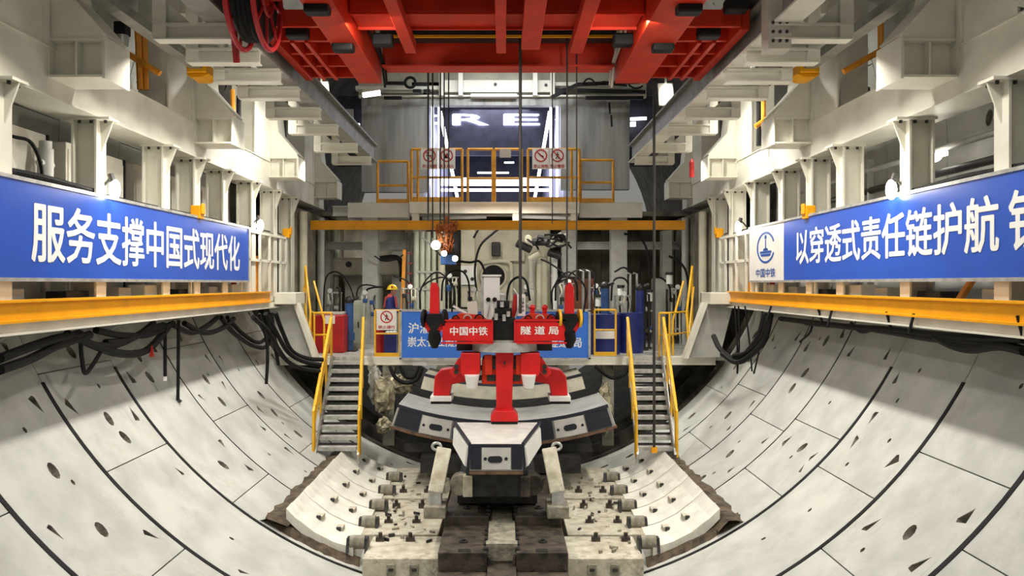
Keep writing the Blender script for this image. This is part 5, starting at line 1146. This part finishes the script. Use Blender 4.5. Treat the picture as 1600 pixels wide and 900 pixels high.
# ================================================================== red overhead crane
cr = thing('overhead_crane', 'big red overhead crane bridge with ribbed underside between the two rails', 'crane', (-.1, 12.5, 8.5))
b = MB(); b.box(-2.16, 1.99, 11.68, 12.42, 8.74, 9.5); b.obj('front_beam', red, cr, bevel=.012)
b = MB(); b.box(-2.16, 1.99, 11.68, 11.72, 8.70, 8.74); b.box(-2.16, 1.99, 12.38, 12.42, 8.70, 8.74); b.obj('front_lip', red, cr)
b = MB(); b.box(-2.12, 1.95, 14.62, 14.95, 8.75, 9.46); b.box(-2.12, 1.95, 14.55, 15.0, 8.72, 8.75); b.obj('rear_beam', red, cr)
for x, w_, y1, z in ((-1.45, .17, 13.1, 8.66), (-.03, .15, 13.1, 8.66), (.42, .28, 12.75, 8.62), (1.15, .2, 13.1, 8.66)):
    b = MB(); b.box(x-w_/2, x+w_/2, 9.6, y1, z-.12, z+.06); b.obj('bridge_rib', red, cr, bevel=.008)
b = MB(); b.box(-2.16, 1.99, 9.4, 9.9, 8.7, 9.4); b.obj('near_beam', red, cr)
b = MB(); b.box(-2.16, 1.99, 9.9, 15.0, 9.45, 9.5); b.obj('top_plate', dark, cr)
b = MB(); b.bar((-2.15, 13.9, 9.05), (1.98, 13.9, 9.05), .04); b.obj('trolley_wire', yel, cr)
b = MB(); b.box(-2.12, 1.95, 14.3, 14.6, 9.14, 9.45); b.obj('gap_shade_box', dark, cr)  # dark box standing in for the shade between the two beams
for s in (-1, 1):
    c = thing('crane_carriage', f'red ribbed end carriage of the crane on the {SIDE[s]} rail', 'crane', (s*3, 13, 8.5)); xi = 2.17 if s < 0 else 2.0
    b = MB(); b.box(s*xi, s*2.58, 9.4, 14.9, 8.5, 9.2); b.obj('inner_beam', red, c, bevel=.01)
    b = MB(); b.box(s*3.40, s*3.53, 11.9, 14.9, 8.55, 9.2); b.obj('outer_beam', red, c, bevel=.01)
    b = MB(); b.box(s*2.58, s*3.42, 11.9, 14.9, 8.80, 8.84); b.obj('floor_plate', red, c)
    for x in (2.98, 3.2):
        b = MB(); b.box(s*(x-.03), s*(x+.03), 12.6, 14.9, 8.56, 8.80); b.obj('rib', red, c)
    for y in (11.9, 12.6, 13.3, 14.05, 14.82):
        b = MB(); b.box(s*2.58, s*3.42, y, y+.08, 8.60, 8.80); b.obj('cross_rib', red, c)
    
    for k, (x, y, z) in enumerate(((2.40, 12.5, 8.40), (1.86, 12.9, 8.60), (2.40, 10.75, 8.40), (3.0, 12.15, 8.5), (3.25, 11.6, 8.7))):
        b = MB(); b.box(s*(x-.16), s*(x+.16), y-.12, y+.12, z, z+.18); b.obj('bumper', black, c, bevel=.03)
    for y in (12.3, 14.5):
        b = MB(); b.cyl((s*3.58, y, 9.08), (s*3.74, y, 9.08), .19, n=22); b.obj('wheel', dark, c, smooth=True)
    b = MB(); b.tube([(s*(xi-.05), 13.0, 8.95), (s*(xi-.05), 14.6, 8.80), (s*(xi-.05), 14.95, 8.45)], .025, 6); b.tube([(s*(xi-.08), 13.3, 9.05), (s*(xi-.08), 14.8, 8.75), (s*(xi-.08), 14.98, 8.5)], .02, 6); b.obj('cable', black if s < 0 else tan, c)
def reel(label, c, r):
    t = thing('hose_reel', label, 'reel', c); c = Vector(c)
    for k, e in enumerate((-.17, .17)):
        b = MB()
        b.tube([c+Vector((e, r*math.cos(a), r*math.sin(a))) for a in [2*math.pi*i/32 for i in range(32)]], .035, 8, closed=True)
        b.tube([c+Vector((e, r*.35*math.cos(a), r*.35*math.sin(a))) for a in [2*math.pi*i/20 for i in range(20)]], .03, 6, closed=True)
        for i in range(8):
            a = i*math.pi/4; b.bar(c+Vector((e, .2*r*math.cos(a), .2*r*math.sin(a))), c+Vector((e, r*math.cos(a), r*math.sin(a))), .03)
        b.obj('spoked_flange', redtank, t, smooth=True)
    b = MB(); b.cyl(c-Vector((.15, 0, 0)), c+Vector((.15, 0, 0)), r*.36, n=24); b.obj('hub', red, t, smooth=True)
    b = MB()
    for i in range(5):
        e = -.12+.06*i; b.tube([c+Vector((e, r*.82*math.cos(a), r*.82*math.sin(a))) for a in [2*math.pi*j/28 for j in range(28)]], .035, 6, closed=True)
    b.cyl(c-Vector((.14, 0, 0)), c+Vector((.14, 0, 0)), r*.8, n=28); b.obj('wound_hose', black, t, smooth=True)
    b = MB(); b.cyl(c-Vector((.35, 0, 0)), c+Vector((.35, 0, 0)), .05, n=10); b.bar(c+Vector((-.30, 0, 0)), c+Vector((-.30, .25, -r-.12)), .07); b.bar(c+Vector((.25, 0, 0)), c+Vector((.3, .3, .5)), .07); b.obj('stand', redtank, t)
reel('large red spoked hose reel with black hose over the left crane rail', (-3.22, 10.75, 8.62), .66)
# ================================================================== ropes and hoses hung from the crane
ROPES = [(813, 30, 490, 14.2, .028, 'thick black hoist rope, the one running down the middle of the picture'), (1022, 128, 700, 17.8, .030, 'black drop hose hanging in front of the right stair'), (886, 60, 445, 14.3, .016, 'thin rope right of the middle, left one of the near pair'), (901, 60, 440, 14.6, .012, 'thin rope right of the middle, right one of the near pair'),
 (863, 70, 350, 15.0, .010, 'thinnest rope just left of the right prohibition signs'), (669, 100, 345, 18, .022, 'steel rope left of the passage mouth, outermost of five'), (676, 100, 372, 18.2, .018, 'steel rope left of the passage mouth, second of five'), (688, 100, 350, 18.4, .018, 'steel rope left of the passage mouth, third of five'), (694, 100, 350, 18.6, .016, 'steel rope left of the passage mouth, fourth of five'), (701, 100, 350, 18.8, .016, 'steel rope left of the passage mouth, innermost of five')]
for u, v0, v1, Y, r, lab in ROPES:
    p = A(u, v0, Y); q = A(u, v1, Y); p.z = max(p.z, 8.9); b = MB(); b.tube([p, q], r, 6); tag(b.obj('hoist_rope', rope), lab, 'rope')
b = MB(); p = A(1022, 700, 17.8); b.box(p.x-.06, p.x+.06, 17.75, 17.85, p.z-.1, p.z+.02); tag(b.obj('hose_end', yel), 'yellow end fitting of the drop hose at the foot of the right stair', 'fitting')
# ================================================================== cables under the side decks
def cable(label, pts, r, flat=None):
    b = MB(); b.tube(smoothpath(pts, 6), r, 8); return tag(b.obj('hanging_cable', black, smooth=True), label, 'cable', 'cables under the side decks')
LC = [([(0, 560, 9.0), (45, 543, 9.35), (85, 530, 9.8), (125, 522, 10.4)], .06, 'thick, entering at the left picture edge, upper one'), ([(0, 578, 8.9), (45, 562, 9.3), (90, 540, 9.8), (140, 523, 10.6)], .06, 'thick, entering at the left picture edge, lower one'),
 ([(105, 522, 10.2), (135, 535, 10.6), (175, 550, 11.2), (210, 553, 11.8), (235, 543, 12.3), (262, 512, 12.9)], .06, 'making the deepest thick sag near the red tag'), ([(110, 524, 10.4), (150, 540, 11), (190, 536, 11.6), (230, 516, 12.4), (255, 508, 12.9)], .055, 'sagging just above the deepest thick one'),
 ([(150, 516, 11), (190, 524, 11.8), (235, 522, 12.5), (270, 505, 13.3)], .05, 'shallow, under the left deck middle'), ([(165, 535, 11.3), (205, 530, 12), (240, 505, 12.8)], .05, 'rising steeply left of the two straight drops'),
 ([(270, 508, 13.4), (300, 520, 14), (325, 508, 14.8), (340, 496, 15.2)], .05, 'small sag right of the straight drops'), ([(288, 505, 13.8), (318, 520, 14.6), (345, 514, 15.3), (365, 498, 15.8)], .05, 'small sag overlapping the next one'),
 ([(345, 496, 15.3), (365, 520, 16), (395, 540, 16.8), (418, 540, 17.4), (430, 505, 17.9)], .05, 'long loop near the sloping bracket, outer'), ([(355, 496, 15.6), (380, 522, 16.4), (405, 535, 17), (425, 520, 17.6)], .045, 'long loop near the sloping bracket, inner'),
 ([(395, 495, 17), (420, 520, 17.6), (445, 560, 18.2), (470, 575, 18.7), (500, 580, 19)], .05, 'dropping to the left stair, lowest'), ([(415, 490, 17.6), (432, 520, 18.1), (450, 550, 18.5), (475, 565, 18.9), (502, 570, 19.1)], .05, 'dropping to the left stair, middle'),
 ([(430, 488, 18.2), (440, 515, 18.5), (456, 548, 18.8), (480, 560, 19.1), (505, 562, 19.3)], .05, 'dropping to the left stair, uppermost'), ([(405, 490, 17.3), (416, 530, 17.5), (418, 560, 17.5), (416, 600, 17.5)], .035, 'hanging almost straight left of the stair'),
 ([(126, 535, 10.5), (128, 560, 10.6), (133, 583, 10.7), (145, 570, 10.9), (160, 545, 11.2)], .03, 'thin, kinked in a sharp V'), ([(425, 488, 18), (428, 530, 18.1), (435, 570, 18.3)], .04, 'short straight drop beside the bracket plate')]
for pts, r, lab in LC: cable(f'black cable under the left deck {lab}', [A(*p) if pts[-1][2] > 17.4 and pts[0][0] > 390 else B(p[0], p[1], -5.68) for p in pts], r)
for k, (u, v0, v1, Y) in enumerate(((258, 505, 588, 13.9), (279, 500, 625, 14.45))):
    t = thing('drop_cable', f'black cable hanging straight down over the left lining, {["shorter", "longer"][k]} one', 'cable', A(u, v1, Y)); b = MB(); b.tube([A(u, v0, Y), A(u-(1 if k else 0), v1, Y)], .03, 8); b.obj('cable', black, t, smooth=True); b = MB(); b.bar(A(u, v1, Y), A(u+(4 if k else 0), v1+(7 if not k else 3), Y), .045); b.obj('plug', whitec if k == 0 else dark, t)
b = MB(); p = B(236, 546, -5.62); b.plate([p+Vector((-.03, 0, -.12)), p+Vector((.05, 0, -.12)), p+Vector((.02, 0, .06)), p+Vector((0, 0, .06))], .01); tag(b.obj('red_tag', signr), 'small red tag tied to the deepest left cable', 'tag')
RC = [([(1600, 548, 9.2), (1560, 540, 9.6), (1520, 545, 10.2), (1490, 540, 10.7), (1462, 526, 11.2)], .06, 'thick sag at the right picture edge'), ([(1600, 530, 9.3), (1520, 528, 10.2), (1450, 522, 11.4), (1390, 515, 12.6), (1320, 510, 14.0), (1220, 498, 16.6)], .05, 'long wavy run along the deck edge, upper'), ([(1580, 540, 9.4), (1460, 530, 11.2), (1410, 522, 12.2), (1340, 512, 13.6), (1260, 505, 15.5)], .045, 'long wavy run along the deck edge, lower'),
 ([(1195, 490, 17.4), (1185, 525, 17.6), (1165, 552, 18), (1145, 560, 18.4), (1125, 545, 18.9), (1115, 525, 19.4)], .06, 'large loop beside the right bracket, outer'), ([(1205, 490, 17.2), (1195, 530, 17.4), (1172, 556, 17.8), (1150, 566, 18.2), (1128, 552, 18.7)], .06, 'large loop beside the right bracket, lower'), ([(1200, 492, 17.3), (1190, 528, 17.5), (1168, 550, 17.9), (1146, 556, 18.3)], .05, 'large loop beside the right bracket, inner'),
 ([(1330, 505, 13.8), (1345, 518, 13.6), (1365, 515, 13.2)], .03, 'tiny loop near the middle of the right deck'), ([(1270, 505, 15.2), (1265, 520, 15.2), (1250, 534, 15.4)], .022, 'thin tail curling on the right lining')]
for pts, r, lab in RC: cable(f'black cable under the right deck, {lab}', [B(p[0], p[1], 5.70) if p[0] > 1215 else A(*p) for p in pts], r)
for k, (u, u2, v1) in enumerate(((1148, 1152, 584), (1154, 1152, 584), (1164, 1175, 580), (1192, 1178, 584))):
    b = MB(); b.tube(smoothpath([A(u, 478, 18.3), A((u+u2)/2+2, 540, 18.3), A(u2, v1, 18.3)]), .018, 6); tag(b.obj('thin_cord', black, smooth=True), f'thin black cord hanging near the right bracket, {ORD[k]} from the left', 'cord')
for k, u in enumerate((1205, 1278, 1300, 1385, 1428, 1590)):
    Y = 5.46*FPX/(u-786); b = MB(); du = 8 if k % 2 else -8; b.tube([A(u, 478+ (k*3), Y), A(u+du, 503+k*4.5, Y)], .02, 6); tag(b.obj('cable_tie', black), f'black tie strap over the edge of the right deck, {ORD[k]} from the far end', 'strap')
# dim clutter below the middle deck
for k, (u, v, Y, w_, h, m_, lab) in enumerate(((600, 620, 20.2, .5, .9, dirtm, 'ragged grey-brown wrapped lump right of the left stair'), (625, 600, 20.6, .7, .4, dirtm, 'pale rag bundle above the big grey segment left end'), (600, 665, 19.6, .35, .3, dirtm, 'low lump of hardened grout by the left segment end'), (945, 640, 20.2, .35, 1.2, dirtm, 'tall grey grout ridge left of the right stair'), (585, 600, 20.6, .25, .9, greyp, 'grey plate standing under the deck beside the left stair'))):
    c = A(u, v, Y); b = MB(); rng = random.Random(k); b.ball(c, 1, n=9, sc=(w_/2, .25, h/2))
    b.v = [p+Vector((rng.uniform(-.07, .07), rng.uniform(-.07, .07), rng.uniform(-.07, .07))) for p in b.v]; tag(b.obj('grout_lump', m_), lab, 'debris')
for k, (pts, lab) in enumerate((([(608, 572, 20.3), (618, 590, 20.3), (634, 598, 20.3), (652, 592, 20.3), (660, 574, 20.3)], 'black hose loop hanging under the deck left of the segments, outer'), ([(624, 572, 20.4), (634, 588, 20.4), (648, 588, 20.4), (656, 572, 20.4)], 'black hose loop hanging under the deck left of the segments, inner'), ([(930, 572, 20.5), (955, 590, 20.5), (975, 585, 20.5), (985, 572, 20.5)], 'black hose loop hanging under the deck by the right stair'))):
    b = MB(); b.tube(smoothpath([A(*p) for p in pts]), .05, 8); tag(b.obj('hose_loop', black, smooth=True), lab, 'hose')

# ================================================================== worker on the middle deck
wk = thing('person', 'worker in blue overalls with red-trimmed shoulders and a yellow helmet behind the no-entry gate', 'person', A(610, 556, 22.2))
B0 = Vector((A(610, 0, 22.2).x, 22.2, PZ))
def skinned(name, verts, edges, radii, mt, parent, root=0, sub=2):
    me = bpy.data.meshes.new(name); me.from_pydata([Vector(v) for v in verts], edges, [])
    o = bpy.data.objects.new(name, me); COL.objects.link(o); o.parent = parent; o.location = B0-wl(parent)
    md = o.modifiers.new('skin', 'SKIN'); md.use_smooth_shade = True
    sv = me.skin_vertices[0].data
    for i, r in enumerate(radii): sv[i].radius = (r, r) if not isinstance(r, tuple) else r; sv[i].use_root = (i == root)
    s_ = o.modifiers.new('sub', 'SUBSURF'); s_.levels = sub; s_.render_levels = sub
    me.materials.append(mt); return o
# body facing +X (towards the erector), left shoulder away from the camera
V_ = [(0, 0, .98), (0, 0, 1.15), (.01, 0, 1.32), (.02, 0, 1.47), (.03, 0, 1.55),
      (.0, -.10, .90), (.03, -.11, .50), (.0, -.12, .09), (.12, -.12, .05),
      (.0, .10, .90), (-.02, .11, .50), (-.04, .12, .09), (.08, .12, .05),
      (.02, -.19, 1.43), (.04, -.24, 1.16), (.26, -.18, 1.08), (.02, .19, 1.43), (.06, .23, 1.17), (.28, .16, 1.10)]
E_ = [(0, 1), (1, 2), (2, 3), (3, 4), (0, 5), (5, 6), (6, 7), (7, 8), (0, 9), (9, 10), (10, 11), (11, 12), (3, 13), (13, 14), (14, 15), (3, 16), (16, 17), (17, 18)]
R_ = [.15, .145, .16, .12, .065, .105, .075, .055, .05, .105, .075, .055, .05, .075, .058, .042, .075, .058, .042]
skinned('overalls', V_, E_, R_, cloth, wk)
b = MB(); h0 = B0+Vector((.05, 0, 1.64))
b.ball(h0, .105, n=12, sc=(.95, .80, 1.12)); b.ball(h0+Vector((.045, 0, -.055)), .065, n=8, sc=(.9, .8, .8)); b.cyl(B0+Vector((.03, 0, 1.5)), B0+Vector((.04, 0, 1.6)), .055, n=14)
b.prism([(h0.x+.09, h0.z+.01), (h0.x+.125, h0.z-.03), (h0.x+.09, h0.z-.04)], 'y', -.015+h0.y, .015+h0.y)
hd = b.obj('head', skinm, wk, smooth=True)
for e in (-1, 1):
    b = MB(); b.ball(h0+Vector((.088, e*.035, .0)), .013, n=6); b.obj('eye', black, hd); b = MB(); b.ball(h0+Vector((-.01, e*.085, -.01)), .03, sc=(.6, .4, 1), n=6); b.obj('ear', skinm, hd)
b = MB(); b.box(h0.x+.085, h0.x+.098, h0.y-.025, h0.y+.025, h0.z-.068, h0.z-.060); b.obj('mouth', signr, hd)
b = MB(); b.ball(h0+Vector((-.015, 0, .0)), .108, n=8, sc=(.95, .83, .9)); b.v = [p for p in b.v]; 
b.v = [Vector((min(p.x, h0.x+.02), p.y, max(p.z, h0.z-.06))) for p in b.v]; b.obj('hair', black, hd, smooth=True)
b = MB(); vs = []; n_ = 20
for i in range(7):
    t = math.pi/2*i/6
    for j in range(n_): a = 2*math.pi*j/n_; vs.append(h0+Vector((.142*math.cos(t)*math.cos(a), .125*math.cos(t)*math.sin(a), .045+.135*math.sin(t))))
b.add(vs, [(i*n_+j, i*n_+(j+1) % n_, (i+1)*n_+(j+1) % n_, (i+1)*n_+j) for i in range(6) for j in range(n_)])
vs = []
for rr, dz in ((.0, .045), (.02, .038)):
    for j in range(n_):
        a = 2*math.pi*j/n_; k_ = 1+(.30 if abs(a-math.pi) > 2.3 else 0)*(rr > 0); vs.append(h0+Vector(((.142+rr*k_*2)*math.cos(a), (.125+rr)*math.sin(a), dz)))
b.add(vs, [(j, (j+1) % n_, n_+(j+1) % n_, n_+j) for j in range(n_)]); hm = b.obj('helmet', helm, wk, smooth=True)
b = MB(); c = h0+Vector((.01, -.125, .11)); b.cyl(c, c-Vector((0, .012, 0)), .028, n=10); b.obj('badge', redtank, hm)
b = MB()
for e in (-1, 1):
    b.bar(B0+Vector((.0, e*.02, 1.535)), B0+Vector((.0, e*.20, 1.475)), .13, .06); b.bar(B0+Vector((.135, e*.10, 1.50)), B0+Vector((.17, e*.09, 1.2)), .05, .03, up=(1, 0, 0)); b.bar(B0+Vector((-.11, e*.10, 1.50)), B0+Vector((-.155, e*.09, 1.2)), .05, .03, up=(1, 0, 0))
b.obj('shoulder_yoke', vest, wk, bevel=.02)
for e in (-1, 1):
    w0 = Vector((.26, -.18, 1.08)) if e < 0 else Vector((.28, .16, 1.10)); fv = [w0, w0+Vector((.06, 0, -.005)), w0+Vector((.10, 0, -.01))]; fe = [(0, 1), (1, 2)]; fr = [.032, .04, .036]
    for j in range(4):
        i0 = len(fv); y = -.03+.02*j; l = [.075, .085, .08, .062][j]
        fv += [fv[2]+Vector((.02, y, 0)), fv[2]+Vector((.02+l*.5, y*1.1, -.012)), fv[2]+Vector((.02+l*.85, y*1.1, -.045))]; fe += [(2, i0), (i0, i0+1), (i0+1, i0+2)]; fr += [.011, .010, .008]
    i0 = len(fv); fv += [fv[1]+Vector((.02, -e*.045, .0)), fv[1]+Vector((.055, -e*.06, -.012))]; fe += [(1, i0), (i0, i0+1)]; fr += [.012, .010]
    skinned('hand', fv, fe, fr, skinm, wk, sub=1)
for e in (-1, 1):
    x = .04 if e < 0 else 0; c = B0+Vector((x, e*.12, 0)); b = MB(); b.box(c.x-.10, c.x+.17, c.y-.05, c.y+.05, 0+PZ, PZ+.09); b.obj('boot', black, wk, bevel=.03)
